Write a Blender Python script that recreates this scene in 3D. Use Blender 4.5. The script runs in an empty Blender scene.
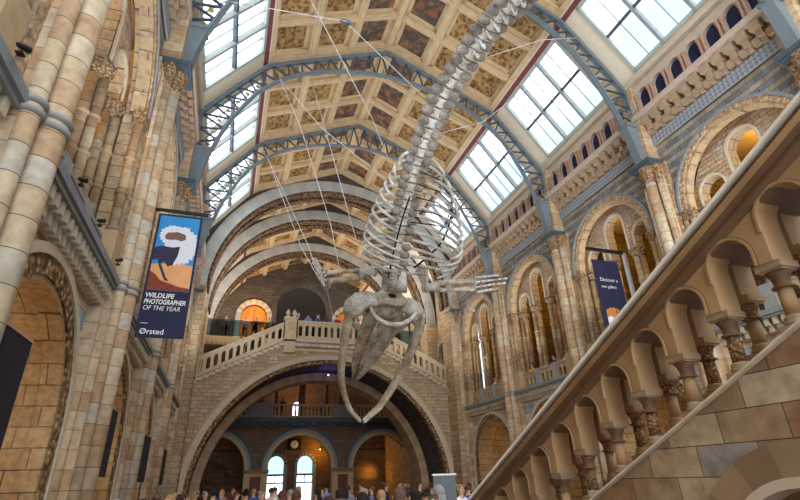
import bpy, math, random
from mathutils import Vector, Matrix
random.seed(7)
S = bpy.context.scene
COL = S.collection
PI = math.pi
AX = 5.8            # nave axis (x); camera stands at the origin, eye 1.82 m above the floor
WORLD, EXPO = 1.6, 1.8
FL = -1.82          # floor height

# ------------------------------------------------------------------ materials
def lin(c):
    return tuple(((v/255)/12.92 if v/255 <= .04045 else ((v/255+.055)/1.055)**2.4) for v in c) + (1.0,)
class NT:
    def __init__(s, name, rough=.8, metal=0.0):
        s.m = bpy.data.materials.new(name); s.m.use_nodes = True
        s.t = s.m.node_tree; s.t.nodes.clear()
        s.out = s.n('ShaderNodeOutputMaterial'); s.b = s.n('ShaderNodeBsdfPrincipled')
        s.b.inputs['Roughness'].default_value = rough; s.b.inputs['Metallic'].default_value = metal
        s.b.inputs['Specular IOR Level'].default_value = .25
        s.l(s.b.outputs[0], s.out.inputs[0])
    def n(s, k, **kw):
        x = s.t.nodes.new(k)
        for a, v in kw.items(): setattr(x, a, v)
        return x
    def l(s, a, b): s.t.links.new(a, b)
    def math(s, op, a, b=None, c=None):
        x = s.n('ShaderNodeMath', operation=op)
        for i, v in enumerate((a, b, c)):
            if v is None: continue
            if isinstance(v, (int, float)): x.inputs[i].default_value = v
            else: s.l(v, x.inputs[i])
        return x.outputs[0]
    def mix(s, f, a, b, mode='MIX'):
        x = s.n('ShaderNodeMix', data_type='RGBA', blend_type=mode)
        for i, v in ((0, f), (6, a), (7, b)):
            if isinstance(v, (int, float)): x.inputs[i].default_value = v
            elif isinstance(v, tuple): x.inputs[i].default_value = v
            else: s.l(v, x.inputs[i])
        return x.outputs[2]
    def noise(s, scale, detail=3, vec=None, rough=.55):
        x = s.n('ShaderNodeTexNoise'); x.inputs['Scale'].default_value = scale
        x.inputs['Detail'].default_value = detail; x.inputs['Roughness'].default_value = rough
        if vec is not None: s.l(vec, x.inputs['Vector'])
        return x.outputs[0]
    def ramp(s, f, stops, interp='LINEAR'):
        x = s.n('ShaderNodeValToRGB'); x.color_ramp.interpolation = interp
        e = x.color_ramp.elements
        while len(e) < len(stops): e.new(.5)
        for i, (p, c) in enumerate(stops):
            e[i].position = p; e[i].color = c if len(c) == 4 else lin(c)
        s.l(f, x.inputs[0]); return x.outputs[0]
    def pos(s): return s.n('ShaderNodeNewGeometry')
    def xyz(s, v):
        x = s.n('ShaderNodeSeparateXYZ'); s.l(v, x.inputs[0]); return x.outputs
    def comb(s, *a):
        x = s.n('ShaderNodeCombineXYZ')
        for i, v in enumerate(a):
            if isinstance(v, (int, float)): x.inputs[i].default_value = v
            else: s.l(v, x.inputs[i])
        return x.outputs[0]
    def wallvec(s):
        g = s.pos(); p = s.xyz(g.outputs['Position']); nn = s.xyz(g.outputs['True Normal'])
        side = s.math('GREATER_THAN', s.math('ABSOLUTE', nn[0]), .6)
        u = s.math('ADD', s.math('MULTIPLY', p[1], side), s.math('MULTIPLY', p[0], s.math('SUBTRACT', 1.0, side)))
        return s.comb(u, p[2], 0.0), g, p
    def bump(s, h, strength=.4, dist=.02):
        x = s.n('ShaderNodeBump'); x.inputs['Strength'].default_value = strength; x.inputs['Distance'].default_value = dist
        s.l(h, x.inputs['Height']); s.l(x.outputs[0], s.b.inputs['Normal'])
    def col(s, c):
        if isinstance(c, tuple): s.b.inputs['Base Color'].default_value = c
        else: s.l(c, s.b.inputs['Base Color'])
        return s.m

def stone(name, a, b, c, bw=.8, bh=.3, mort=(110, 90, 70), ms=.012, var=.5, off=(0, 0), pal=None):
    t = NT(name, .82)
    v, g, p = t.wallvec()
    if off != (0, 0):
        mp = t.n('ShaderNodeVectorMath', operation='ADD'); mp.inputs[1].default_value = (off[0], off[1], 0); t.l(v, mp.inputs[0]); v = mp.outputs[0]
    br = t.n('ShaderNodeTexBrick'); t.l(v, br.inputs['Vector'])
    br.inputs['Scale'].default_value = 1; br.inputs['Brick Width'].default_value = bw; br.inputs['Row Height'].default_value = bh
    br.inputs['Mortar Size'].default_value = ms; br.inputs['Color1'].default_value = lin(a); br.inputs['Color2'].default_value = lin(b)
    br.inputs['Mortar'].default_value = lin(mort)
    face = br.outputs[0]
    if pal:      # every block takes its own tone
        w = t.xyz(v); row = t.math('FLOOR', t.math('DIVIDE', w[1], bh))
        cn = t.math('FLOOR', t.math('ADD', t.math('DIVIDE', w[0], bw), t.math('SUBTRACT', .5, t.math('FRACT', t.math('MULTIPLY', row, .5)))))
        wn = t.n('ShaderNodeTexWhiteNoise', noise_dimensions='2D'); t.l(t.comb(cn, row, 0.0), wn.inputs[0])
        face = t.mix(br.outputs[1], t.ramp(wn.outputs[0], [(i/len(pal), k) for i, k in enumerate(pal)], 'CONSTANT'), lin(mort))
    n1 = t.noise(.9, 4, g.outputs['Position']); n2 = t.noise(9, 4, g.outputs['Position'])
    cc = t.mix(t.math('MULTIPLY', t.ramp(n1, [(.42, (0, 0, 0, 1)), (.68, (1, 1, 1, 1))]), var), face, lin(c))
    cc = t.mix(.55, cc, t.ramp(n2, [(.3, (150, 140, 130)), (.65, (255, 255, 255))]), 'MULTIPLY')
    t.bump(t.math('SUBTRACT', t.math('MULTIPLY', n2, .3), br.outputs[1]), .5, .015)
    return t.col(cc)
def drum(name, cols, h=.42, joint=.035):
    t = NT(name, .75)
    g = t.pos(); p = t.xyz(g.outputs['Position'])
    zz = t.math('DIVIDE', p[2], h); fl = t.math('FLOOR', zz); fr = t.math('FRACT', zz)
    oi = t.n('ShaderNodeObjectInfo'); w = t.n('ShaderNodeTexWhiteNoise'); w.noise_dimensions = '2D'
    t.l(t.comb(fl, t.math('MULTIPLY', oi.outputs['Random'], 37.0), 0.0), w.inputs[0])
    c = t.ramp(w.outputs[0], [(i/len(cols), q) for i, q in enumerate(cols)], 'CONSTANT')
    n2 = t.noise(6, 4, g.outputs['Position'])
    c = t.mix(.5, c, t.ramp(n2, [(.3, (165, 150, 140)), (.65, (255, 255, 255))]), 'MULTIPLY')
    j = t.math('LESS_THAN', fr, joint)
    c = t.mix(t.math('MULTIPLY', j, .75), c, lin((70, 52, 40)))
    t.bump(t.math('SUBTRACT', 1.0, j), .4, .02)
    return t.col(c)
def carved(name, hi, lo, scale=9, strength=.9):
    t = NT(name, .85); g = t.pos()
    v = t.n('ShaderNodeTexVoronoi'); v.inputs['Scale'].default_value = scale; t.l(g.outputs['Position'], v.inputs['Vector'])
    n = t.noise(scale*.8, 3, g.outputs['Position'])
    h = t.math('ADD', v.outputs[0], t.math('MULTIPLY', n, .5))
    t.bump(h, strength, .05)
    return t.col(t.ramp(h, [(.35, hi), (.6, tuple((x+y)//2 for x, y in zip(hi, lo))), (.95, lo)]))  # ramp darkens the gaps of the relief, shade painted into the colour
def plain(name, c, rough=.7, metal=0, var=.25, scale=5):
    t = NT(name, rough, metal); g = t.pos(); n = t.noise(scale, 4, g.outputs['Position'])
    return t.col(t.mix(var, lin(c), t.ramp(n, [(.3, tuple(int(x*.6) for x in c)), (.7, c)])))
def stripes(name, a, b, h=.36, c=None):
    t = NT(name, .85); v, g, p = t.wallvec()
    n = t.noise(2.5, 4, g.outputs['Position'])
    f = t.math('FRACT', t.math('DIVIDE', p[2], h*2)); k = t.math('GREATER_THAN', f, .5)
    cc = t.mix(k, lin(a), lin(b))
    br = t.n('ShaderNodeTexBrick'); t.l(v, br.inputs['Vector']); br.inputs['Scale'].default_value = 1
    br.inputs['Brick Width'].default_value = .5; br.inputs['Row Height'].default_value = h; br.inputs['Mortar Size'].default_value = .008
    br.inputs['Color1'].default_value = (1, 1, 1, 1); br.inputs['Color2'].default_value = lin((225, 215, 200)); br.inputs['Mortar'].default_value = lin((120, 110, 100))
    cc = t.mix(.9, cc, br.outputs[0], 'MULTIPLY')
    return t.col(t.mix(.6, cc, t.ramp(n, [(.3, (170, 160, 150)), (.65, (255, 255, 255))]), 'MULTIPLY'))
def checker(name, a, b, sc=.16):
    t = NT(name, .85); v, g, p = t.wallvec(); q = t.xyz(v)
    k = t.math('ABSOLUTE', t.math('SUBTRACT', t.math('FRACT', t.math('DIVIDE', q[0], sc)), .5))
    m = t.math('FRACT', t.math('DIVIDE', q[1], sc))
    return t.col(t.mix(t.math('GREATER_THAN', t.math('MULTIPLY', k, 2.0), m), lin(a), lin(b)))
def panelmat(name, ground, leaf, acc, sc):
    t = NT(name, .7); oi = t.n('ShaderNodeObjectInfo'); tc = t.n('ShaderNodeTexCoord')
    ad = t.n('ShaderNodeVectorMath', operation='ADD'); t.l(tc.outputs['Object'], ad.inputs[0])
    t.l(t.comb(t.math('MULTIPLY', oi.outputs['Random'], 50.0), t.math('MULTIPLY', oi.outputs['Random'], 31.0), 0.0), ad.inputs[1])
    v = t.n('ShaderNodeTexVoronoi'); v.inputs['Scale'].default_value = sc; t.l(ad.outputs[0], v.inputs['Vector'])
    n = t.noise(sc, 4, ad.outputs[0], .7); n3 = t.noise(1.3, 2, ad.outputs[0])
    f = t.math('ADD', t.math('MULTIPLY', v.outputs[0], .35), n)
    c = t.ramp(f, [(.56, leaf), (.64, acc), (.72, ground)])
    return t.col(t.mix(.5, c, t.ramp(n3, [(.35, (150, 130, 110)), (.65, (255, 250, 240))]), 'MULTIPLY'))

M = {}
M['wall'] = stone('ashlar_buff', (210, 184, 146), (184, 152, 114), (166, 152, 134), .7, .3)
M['gold'] = stone('ashlar_gold', (194, 162, 118), (170, 136, 96), (188, 166, 132), .62, .34, (104, 78, 54))
M['bridge'] = stone('ashlar_pale', (212, 192, 160), (186, 158, 124), (160, 140, 116), .5, .22, (130, 110, 88))
M['tymp'] = stone('tympanum_brick', (208, 182, 146), (182, 146, 114), (176, 174, 166), .5, .16, (120, 98, 76))
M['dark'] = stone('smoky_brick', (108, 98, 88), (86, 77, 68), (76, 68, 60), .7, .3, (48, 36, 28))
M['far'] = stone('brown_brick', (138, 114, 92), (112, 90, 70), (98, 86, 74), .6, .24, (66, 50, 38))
M['shaft'] = drum('shaft_drums', [(222, 204, 174), (214, 190, 154), (206, 176, 138), (210, 199, 178), (218, 198, 164), (200, 168, 132)], .38, .035)
M['shaft2'] = drum('slim_shaft', [(200, 174, 136), (188, 158, 120), (176, 144, 108), (194, 176, 146)], .5, .03)
M['strip'] = drum('pier_strip', [(208, 184, 148), (198, 168, 130), (204, 182, 150), (190, 158, 120)], .34, .035)
M['zig'] = carved('zigzag_carving', (216, 196, 162), (160, 128, 94), 9)
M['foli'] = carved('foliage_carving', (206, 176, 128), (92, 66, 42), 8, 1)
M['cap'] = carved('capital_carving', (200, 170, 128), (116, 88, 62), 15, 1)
M['bluest'] = plain('bluegrey_stone', (140, 144, 146), .75)
M['palest'] = plain('pale_stone', (206, 192, 168), .75)
M['mull'] = plain('grey_mullion', (146, 152, 150), .5); M['balu'] = plain('balustrade_stone', (200, 180, 148), .8); M['wood2'] = plain('brown_voussoir', (184, 154, 118), .8); M['rosest'] = plain('rose_stone', (178, 142, 120), .75)
M['pinkst'] = plain('pinkish_stone', (204, 186, 168), .75)
M['tanst'] = plain('tan_stone', (194, 166, 128), .8)
M['brownst'] = plain('brown_stone', (184, 158, 130), .8)
M['greyst'] = plain('cool_grey_stone', (160, 158, 152), .8)
M['stripe'] = stripes('striped_spandrel', (166, 182, 192), (228, 218, 200))
M['spand'] = stripes('grey_spandrel', (138, 146, 152), (186, 176, 160), .2)
M['tri'] = checker('triangle_tiles', (120, 130, 142), (164, 168, 168))
M['vous'] = plain('white_voussoir', (186, 184, 176), .8)
M['vousb'] = plain('blue_voussoir', (174, 176, 174), .8)
M['soff'] = carved('soffit_moulding', (150, 122, 92), (66, 48, 36), 6)
M['plaster'] = plain('cream_plaster', (232, 222, 204), .85, 0, .15)
M['iron'] = plain('blue_iron', (116, 127, 132), .45, 0, .2)
M['irond'] = plain('dark_blue_iron', (74, 86, 96), .5, 0, .2)
M['gilt'] = plain('gilt_leaf', (196, 176, 110), .5, 0, .4, 30)
M['navy'] = plain('navy_pane', (40, 46, 78), .15, 0, .2)
M['blackm'] = plain('black_metal', (34, 32, 34), .4)
M['cream'] = plain('cream_paint', (226, 214, 190), .6, 0, .15)
M['creamg'] = plain('grey_green_paint', (172, 180, 170), .55, 0, .15)
M['red'] = plain('oxide_red_paint', (124, 70, 70), .6)
M['beam'] = plain('coffer_beam', (214, 188, 148), .7, 0, .3, 3)
M['leafp'] = panelmat('leaf_panel', (184, 150, 98), (112, 84, 52), (150, 116, 72), 4.6)
M['figp'] = panelmat('figure_panel', (96, 86, 80), (170, 112, 78), (132, 108, 86), 3.0)
M['floor'] = stone('mosaic_floor', (150, 130, 108), (120, 100, 84), (96, 84, 74), .4, .4)
M['stair'] = plain('stair_stone', (190, 156, 116), .6, 0, .45, 2.2)
M['stairb'] = stone('stair_blocks', (224, 206, 178), (150, 124, 100), (146, 150, 148), .43, .187, (86, 70, 56), .003, .35, (.12, .045), [(206, 184, 150), (182, 156, 124), (170, 164, 156), (214, 198, 168), (176, 140, 108), (160, 140, 120)])
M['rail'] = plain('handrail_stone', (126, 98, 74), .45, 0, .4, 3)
M['railtop_lit'] = plain('handrail_top', (226, 218, 202), .5, 0, .3, 4)  # chamfer paler than the rail, skylight on it put into the colour
M['arris'] = plain('pale_lit_arris', (226, 212, 190), .5, 0, .3, 4)  # pale: skylight on the string edge put into colour; niche rim shares it
M['wood'] = plain('brown_wood', (110, 58, 34), .5, 0, .4, 4)
M['door'] = plain('orange_door', (206, 118, 40), .5, 0, .4, 3)
M['white'] = plain('white_enamel', (232, 230, 224), .5, 0, .05)
M['ban'] = plain('navy_fabric', (44, 46, 72), .8, 0, .15, 2)
M['ban2'] = plain('black_fabric', (38, 34, 44), .8, 0, .15, 2)
M['sky1'] = plain('photo_blue', (58, 150, 212), .7, 0, .3, 2)
M['feather'] = plain('photo_white', (232, 234, 240), .7, 0, .15, 14)
M['plume'] = plain('photo_slate', (58, 58, 80), .7, 0, .5, 10)
M['sand'] = plain('photo_orange', (238, 172, 116), .7, 0, .2, 4)
M['rock'] = plain('photo_rust', (150, 74, 48), .7, 0, .7, 16)
M['beak'] = plain('photo_brown', (140, 104, 84), .7, 0, .5, 16)
M['tiger'] = plain('photo_tiger', (206, 140, 70), .7, 0, .3, 9)
M['steel'] = plain('steel', (120, 124, 128), .35, .6)
M['wire'] = plain('pale_wire', (212, 212, 206), .4)
def bone(name, a, b, c):
    t = NT(name, .7); g = t.pos(); n = t.noise(2.2, 5, g.outputs['Position']); m = t.noise(16, 4, g.outputs['Position'])
    cc = t.ramp(n, [(.32, a), (.52, b), (.7, c)])
    t.bump(m, .35, .03)
    return t.col(t.mix(.6, cc, t.ramp(m, [(.32, (140, 132, 122)), (.6, (255, 255, 255))]), 'MULTIPLY'))
M['bone'] = bone('bone_weathered', (146, 132, 112), (198, 186, 164), (222, 214, 198))
M['bonew'] = bone('bone_white', (168, 162, 150), (212, 208, 196), (234, 232, 226))
M['boned'] = bone('bone_dark', (96, 82, 66), (142, 128, 108), (170, 158, 138))
M['boneg'] = bone('bone_grey', (112, 104, 94), (150, 144, 134), (178, 172, 162)); M['glassy'] = plain('grey_glass', (104, 114, 116), .15); M['hole'] = plain('dark_hollow', (46, 38, 32), .9)  # near-black: shade of hollows put into colour, shared by dark prints
t = NT('window_glass', .05)
tr = t.n('ShaderNodeBsdfTransparent'); tr.inputs[0].default_value = (.97, .98, 1, 1)
gl = t.n('ShaderNodeBsdfGlossy'); gl.inputs['Roughness'].default_value = .05
mx = t.n('ShaderNodeMixShader'); mx.inputs[0].default_value = .04
t.l(tr.outputs[0], mx.inputs[1]); t.l(gl.outputs[0], mx.inputs[2]); t.l(mx.outputs[0], t.out.inputs[0]); M['glass'] = t.m
def tint(name, c):
    t = NT(name, .1); tr = t.n('ShaderNodeBsdfTransparent'); tr.inputs[0].default_value = lin(c)
    t.l(tr.outputs[0], t.out.inputs[0]); return t.m
M['stained'] = tint('blue_stained_glass', (176, 214, 228)); M['clear'] = tint('clear_glass', (240, 244, 250)); M['screen'] = tint('smoky_screen', (170, 184, 186))
M['hood'] = plain('stair_hood', (198, 160, 116), .55, 0, .4, 3); M['abac'] = plain('stair_abacus', (176, 152, 124), .5, 0, .4, 5); M['stairc'] = carved('stair_carving', (190, 156, 116), (136, 104, 76), 44, .8); M['stairv'] = plain('voussoir_tan', (176, 150, 118), .6, 0, .4, 3); M['stairw'] = plain('voussoir_brown', (158, 132, 104), .6, 0, .4, 3)
def glow(name, c, s):
    t = NT(name); e = t.n('ShaderNodeEmission'); e.inputs[0].default_value = lin(c); e.inputs[1].default_value = s
    t.l(e.outputs[0], t.out.inputs[0]); return t.m
M['lampw'] = glow('warm_lamp', (255, 190, 80), 6); M['lampv'] = glow('violet_lamp', (150, 120, 255), 9)

# ------------------------------------------------------------------ mesh builder
ID = lambda x, y, z: (x, y, z)
def R(d0=0): return lambda u, d, z: (AX+d, u, z)
def L(d0=0): return lambda u, d, z: (AX-d, u, z)
def FAR(y0): return lambda u, d, z: (u, y0+d, z)
class MB:
    def __init__(s): s.v = []; s.f = []; s.m = []; s.sm = []
    def add(s, vs, fs, mi=0, smooth=False):
        b = len(s.v); s.v += [tuple(v) for v in vs]
        for f in fs: s.f.append([b+i for i in f]); s.m.append(mi); s.sm.append(smooth)
        return s
    def box(s, a, b, F=ID, mi=0):
        (x0, y0, z0), (x1, y1, z1) = a, b
        vs = [F(x, y, z) for z in (z0, z1) for y in (y0, y1) for x in (x0, x1)]
        return s.add(vs, [(0, 1, 3, 2), (4, 6, 7, 5), (0, 4, 5, 1), (2, 3, 7, 6), (0, 2, 6, 4), (1, 5, 7, 3)], mi)
    def bar(s, p, q, w, h=None, mi=0, up=(0, 0, 1)):
        p, q = Vector(p), Vector(q); h = h or w; d = (q-p).normalized(); up = Vector(up)
        if abs(d.dot(up)) > .98: up = Vector((1, 0, 0))
        a = d.cross(up).normalized()*w/2; b = a.normalized().cross(d)*h/2
        vs = [c+i*a+j*b for c in (p, q) for i, j in ((-1, -1), (1, -1), (1, 1), (-1, 1))]
        return s.add(vs, [(3, 2, 1, 0), (4, 5, 6, 7), (0, 1, 5, 4), (1, 2, 6, 5), (2, 3, 7, 6), (3, 0, 4, 7)], mi)
    def prism(s, pts, d0, d1, F=ID, mi=0):      # pts in (u,z), extruded over d
        n = len(pts); vs = [F(u, d, z) for d in (d0, d1) for u, z in pts]
        return s.add(vs, [tuple(range(n-1, -1, -1)), tuple(range(n, 2*n))] + [(i, (i+1) % n, n+(i+1) % n, n+i) for i in range(n)], mi)
    def tube(s, pts, r, n=8, mi=0, flat=1.0, up=(0, 0, 1), cap=True):
        pts = [Vector(p) for p in pts]; k = len(pts)
        rr = r if isinstance(r, (list, tuple)) else [r]*k
        b = len(s.v); vs = []; prev = None
        for i, p in enumerate(pts):
            d = (pts[min(i+1, k-1)]-pts[max(i-1, 0)]).normalized()
            a = prev if prev is not None else Vector(up)
            if abs(a.dot(d)) > .98: a = Vector((1, 0, 0)) if abs(d.x) < .9 else Vector((0, 1, 0))
            a = (a-d*a.dot(d)).normalized(); prev = a; c = d.cross(a)
            vs += [p+(a*math.cos(2*PI*j/n)+c*flat*math.sin(2*PI*j/n))*rr[i] for j in range(n)]
        fs = [(i*n+j, i*n+(j+1) % n, (i+1)*n+(j+1) % n, (i+1)*n+j) for i in range(k-1) for j in range(n)]
        s.add(vs, fs, mi, True)
        if cap: s.add([], [], mi); s.f += [[b+j for j in range(n-1, -1, -1)], [b+(k-1)*n+j for j in range(n)]]; s.m += [mi, mi]; s.sm += [False, False]
        return s
    def lathe(s, prof, c=(0, 0, 0), n=16, F=ID, mi=0, smooth=True):   # prof: (r, z)
        vs = [F(c[0]+r*math.cos(2*PI*j/n), c[1]+r*math.sin(2*PI*j/n), c[2]+z) for r, z in prof for j in range(n)]
        k = len(prof)
        s.add(vs, [(i*n+j, i*n+(j+1) % n, (i+1)*n+(j+1) % n, (i+1)*n+j) for i in range(k-1) for j in range(n)], mi, smooth)
        b = len(s.v)-k*n
        s.f += [[b+j for j in range(n-1, -1, -1)], [b+(k-1)*n+j for j in range(n)]]; s.m += [mi, mi]; s.sm += [False, False]
        return s
    def ring(s, c, r0, r1, d0, d1, F, seg=24, mis=(0,), legs=None, a0=0, a1=PI, ry=1.0):   # half-ring of wedge stones with optional legs down to z=legs
        def pt(r, a): return (c[0]-r*math.cos(a), c[1]+r*ry*math.sin(a))
        st = [(pt(r0, a0+(a1-a0)*i/seg), pt(r1, a0+(a1-a0)*i/seg)) for i in range(seg+1)]
        mi = [mis[i % len(mis)] for i in range(seg)]
        if legs is not None:
            st = [((st[0][0][0], legs), (st[0][1][0], legs))] + st + [((st[-1][0][0], legs), (st[-1][1][0], legs))]
            mi = [mis[0]] + mi + [mis[0]]
        for i in range(len(st)-1):
            q = [st[i][0], st[i][1], st[i+1][1], st[i+1][0]]
            vs = [F(u, d, z) for d in (d0, d1) for u, z in q]
            s.add(vs, [(0, 1, 2, 3), (7, 6, 5, 4), (1, 5, 6, 2), (0, 3, 7, 4)], mi[i])
        e = [st[0], st[-1]]
        for a, b in e: s.add([F(a[0], d0, a[1]), F(b[0], d0, b[1]), F(b[0], d1, b[1]), F(a[0], d1, a[1])], [(0, 1, 2, 3)], mi[0])
        return s
    def awall(s, F, u0, u1, zb, zt, ops, d0, d1, n=14, mf=0, ms=0, mt=0, extra=()):   # wall pierced by arches: ops (centre, halfwidth, spring, sill or None[, rise])
        Zb = zb if callable(zb) else (lambda u: zb); Zt = zt if callable(zt) else (lambda u: zt)
        us = {round(u0, 5), round(u1, 5)} | {round(x, 5) for x in extra if u0 < x < u1}
        for o in ops:
            for i in range(n+1): us.add(round(o[0]-o[1]*math.cos(PI*i/n), 5))
        us = sorted(u for u in us if u0-1e-6 <= u <= u1+1e-6)
        def q(a, b, za0, za1, zb0, zb1):   # front/back face between lower (za) and upper (zb)
            if zb0-za0 < 1e-5 and zb1-za1 < 1e-5: return
            for d in (d0, d1): s.add([F(a, d, za0), F(b, d, za1), F(b, d, zb1), F(a, d, zb0)], [(0, 1, 2, 3)], mf)
        def h(a, b, z0, z1, m): s.add([F(a, d0, z0), F(b, d0, z1), F(b, d1, z1), F(a, d1, z0)], [(0, 1, 2, 3)], m)
        for a, b in zip(us, us[1:]):
            if b-a < 1e-5: continue
            mid = (a+b)/2; op = next((o for o in ops if abs(mid-o[0]) < o[1]), None)
            h(a, b, Zt(a), Zt(b), mt)
            if op:
                ry = op[4] if len(op) > 4 else op[1]
                f = lambda u: op[2]+ry*math.sqrt(max(0, 1-((u-op[0])/op[1])**2))
                q(a, b, f(a), f(b), Zt(a), Zt(b)); h(a, b, f(a), f(b), ms)
                if op[3] is not None: q(a, b, Zb(mid), Zb(mid), op[3], op[3]); h(a, b, op[3], op[3], ms)
            else:
                q(a, b, Zb(mid), Zb(mid), Zt(a), Zt(b)); h(a, b, Zb(mid), Zb(mid), ms)
        for o in ops:
            for e in (o[0]-o[1], o[0]+o[1]):
                if not (u0-1e-6 <= e <= u1+1e-6): continue
                z0 = o[3] if o[3] is not None else Zb(e+(1e-3 if e > o[0] else -1e-3))
                if z0 < o[2]: s.add([F(e, d0, z0), F(e, d1, z0), F(e, d1, o[2]), F(e, d0, o[2])], [(0, 1, 2, 3)], ms)
        for e, k in ((u0, 1e-4), (u1, -1e-4)):
            if any(abs(e+k-o[0]) < o[1] for o in ops): continue
            s.add([F(e, d0, Zb(e+k)), F(e, d1, Zb(e+k)), F(e, d1, Zt(e)), F(e, d0, Zt(e))], [(0, 1, 2, 3)], ms)
        return s
    def mesh(s, name, mats):
        me = bpy.data.meshes.new(name); me.from_pydata(s.v, [], s.f)
        for k in mats: me.materials.append(M[k] if isinstance(k, str) else k)
        me.polygons.foreach_set('material_index', s.m); me.polygons.foreach_set('use_smooth', s.sm)
        me.update(); return me
def ob(name, mb, mats, parent=None, loc=(0, 0, 0), **kw):
    if isinstance(mats, str): mats = [mats]
    me = mb.mesh(name, mats) if isinstance(mb, MB) else mb
    o = bpy.data.objects.new(name, me); COL.objects.link(o); o.location = loc
    if parent is not None: o.parent = parent
    return tag(o, **kw)
def tag(o, label=None, cat=None, group=None, kind=None):
    if label: o['label'] = label
    if cat: o['category'] = cat
    if group: o['group'] = group
    if kind: o['kind'] = kind
    return o
def empty(name, loc=(0, 0, 0), rz=0, **kw):
    o = bpy.data.objects.new(name, None); COL.objects.link(o); o.location = loc; o.rotation_euler = (0, 0, rz); o.empty_display_size = .1
    return tag(o, **kw)
def copy_tree(o, parent=None, loc=None, **kw):
    c = o.copy(); COL.objects.link(c); c.parent = parent
    if loc is not None: c.location = loc
    for ch in list(o.children): copy_tree(ch, c)
    return tag(c, **kw)

# ------------------------------------------------------------------ nave side bays
PIERS = [5.7, 11.5, 17.5, 23.5, 29.5]
BAYS = [2.5, 8.5, 14.5, 20.5, 26.5]
BN = ['beside the camera', 'nearest the camera', 'second from the camera', 'third from the camera', 'next to the bridge']
def make_bay(F, name):
    w = MB()
    w.awall(F, -3, 3, FL, 3.45, [(0, 1.95, 1.0, FL)], 8.75, 9.6, 20, 0, 1, 1)
    w.awall(F, -3, 3, 4.05, 11.2, [(0, 2.1, 8.3, 4.05)], 8.6, 8.92, 20, 2, 3, 3)
    w.box((-3, 8.55, 11.2), (3, 9.15, 14.2), F, 1)
    root = ob(name, w, ['stripe', 'gold', 'spand', 'wall'], kind='structure')
    m = MB(); m.ring((0, 1.0), 2.0, 2.3, 8.64, 8.8, F, 30, (0,), FL); m.ring((0, 1.0), 2.3, 2.47, 8.6, 8.8, F, 30, (1,), FL); m.ring((0, 1.0), 1.9, 2.0, 8.68, 9.0, F, 30, (2,), FL)
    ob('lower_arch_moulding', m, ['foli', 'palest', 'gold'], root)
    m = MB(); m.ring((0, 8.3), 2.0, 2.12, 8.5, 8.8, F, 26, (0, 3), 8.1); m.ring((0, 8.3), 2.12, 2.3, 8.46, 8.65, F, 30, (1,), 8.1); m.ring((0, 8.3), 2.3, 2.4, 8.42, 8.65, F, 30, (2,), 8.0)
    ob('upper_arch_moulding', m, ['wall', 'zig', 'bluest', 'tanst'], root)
    # inner screen: one tall stilted arch between two low ones on clustered shafts
    c = lambda u: 8.3+math.sqrt(max(0, 2.1**2-u*u))+.02
    m = MB(); m.awall(F, -2.1, 2.1, 8.12, c, [(0, .5, 9.5, None), (-1.38, .46, 8.62, None), (1.38, .46, 8.62, None)], 9.0, 9.4, 12, 0, 1, 1, [x*.14 for x in range(-15, 16)])
    ob('arch_screen', m, ['tymp', 'wall'], root)
    m = MB()
    m.ring((0, 9.5), .5, .6, 8.95, 9.02, F, 14, (0,), 8.2)
    for k in (-1.38, 1.38): m.ring((k, 8.62), .46, .54, 8.95, 9.02, F, 12, (0,), 8.2)
    ob('screen_moulding', m, ['palest'], root)
    shaft = MB(); shaft.tube([(0, 0, 4.95), (0, 0, 7.78)], .105, 10)
    for z in (5.0, 5.9, 6.8): shaft.lathe([(.105, -.05), (.14, -.03), (.14, .03), (.105, .05)], (0, 0, z), 10)
    sm = shaft.mesh('shaft', ['shaft2'])
    cap = MB()
    for k in (-2.22, 2.22):
        for du, dd in ((-.13, 0), (.12, -.02)): ob('shaft', sm, None, root, F(k+du*(1 if k > 0 else -1), 8.56+dd, 0))
        cap.box((k-.26, 8.42, 7.96), (k+.26, 8.7, 8.14), F); cap.box((k-.22, 8.46, 7.76), (k+.22, 8.7, 7.96), F); cap.box((k-.24, 8.42, 4.05), (k+.24, 8.7, 4.95), F, 1)
    for k in (-1.98, -.72, .72, 1.98):
        for du, dd in ((-.13, 0), (.13, 0), (0, -.17), (0, .17)):
            ob('shaft', sm, None, root, F(k+du, 9.2+dd, 0))
        cap.lathe([(.2, 7.74), (.22, 7.8), (.3, 8.0), (.34, 8.04), (.34, 8.14)], F(k, 9.2, 0), 8)
        cap.lathe([(.34, 4.05), (.34, 4.7), (.27, 4.78), (.27, 4.96)], F(k, 9.2, 0), 8, mi=1)
    ob('capital_band', cap, ['cap', 'tanst'], root)
    # gallery ledge, corbel table, parapet
    m = MB(); m.box((-3, 8.3, 3.9), (3, 8.9, 4.05), F); m.box((-3, 8.35, 3.82), (3, 8.8, 3.9), F); ob('gallery_ledge', m, ['bluest'], root)
    m = MB(); m.box((-3, 8.66, 3.42), (3, 9.2, 3.9), F, 1)
    for i in range(24):
        u = -2.88+i*.25; m.box((u-.06, 8.4, 3.62), (u+.06, 8.7, 3.84), F, 0); m.box((u-.06, 8.52, 3.45), (u+.06, 8.7, 3.62), F, 0)
    ob('corbel_table', m, ['palest', 'tanst'], root)
    m = MB()
    m.awall(F, -2.45, 2.45, 4.05, 4.72, [(x*.36, .12, 4.46, 4.15) for x in range(-6, 7)], 8.72, 8.86, 8)
    for k in (-2.3, -.72, .72, 2.3): m.box((k-.2, 8.66, 4.05), (k+.2, 8.92, 4.86), F, 1)
    m.box((-2.45, 8.68, 4.72), (2.45, 8.9, 4.8), F, 1)
    ob('gallery_parapet', m, ['tanst', 'greyst'], root)
    # frieze of stepped corbels under the clerestory
    m = MB(); m.box((-3, 8.5, 11.2), (3, 8.6, 11.66), F, 1)
    ob('tile_band', m, ['tri', 'tri'], root)
    m = MB()
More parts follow.
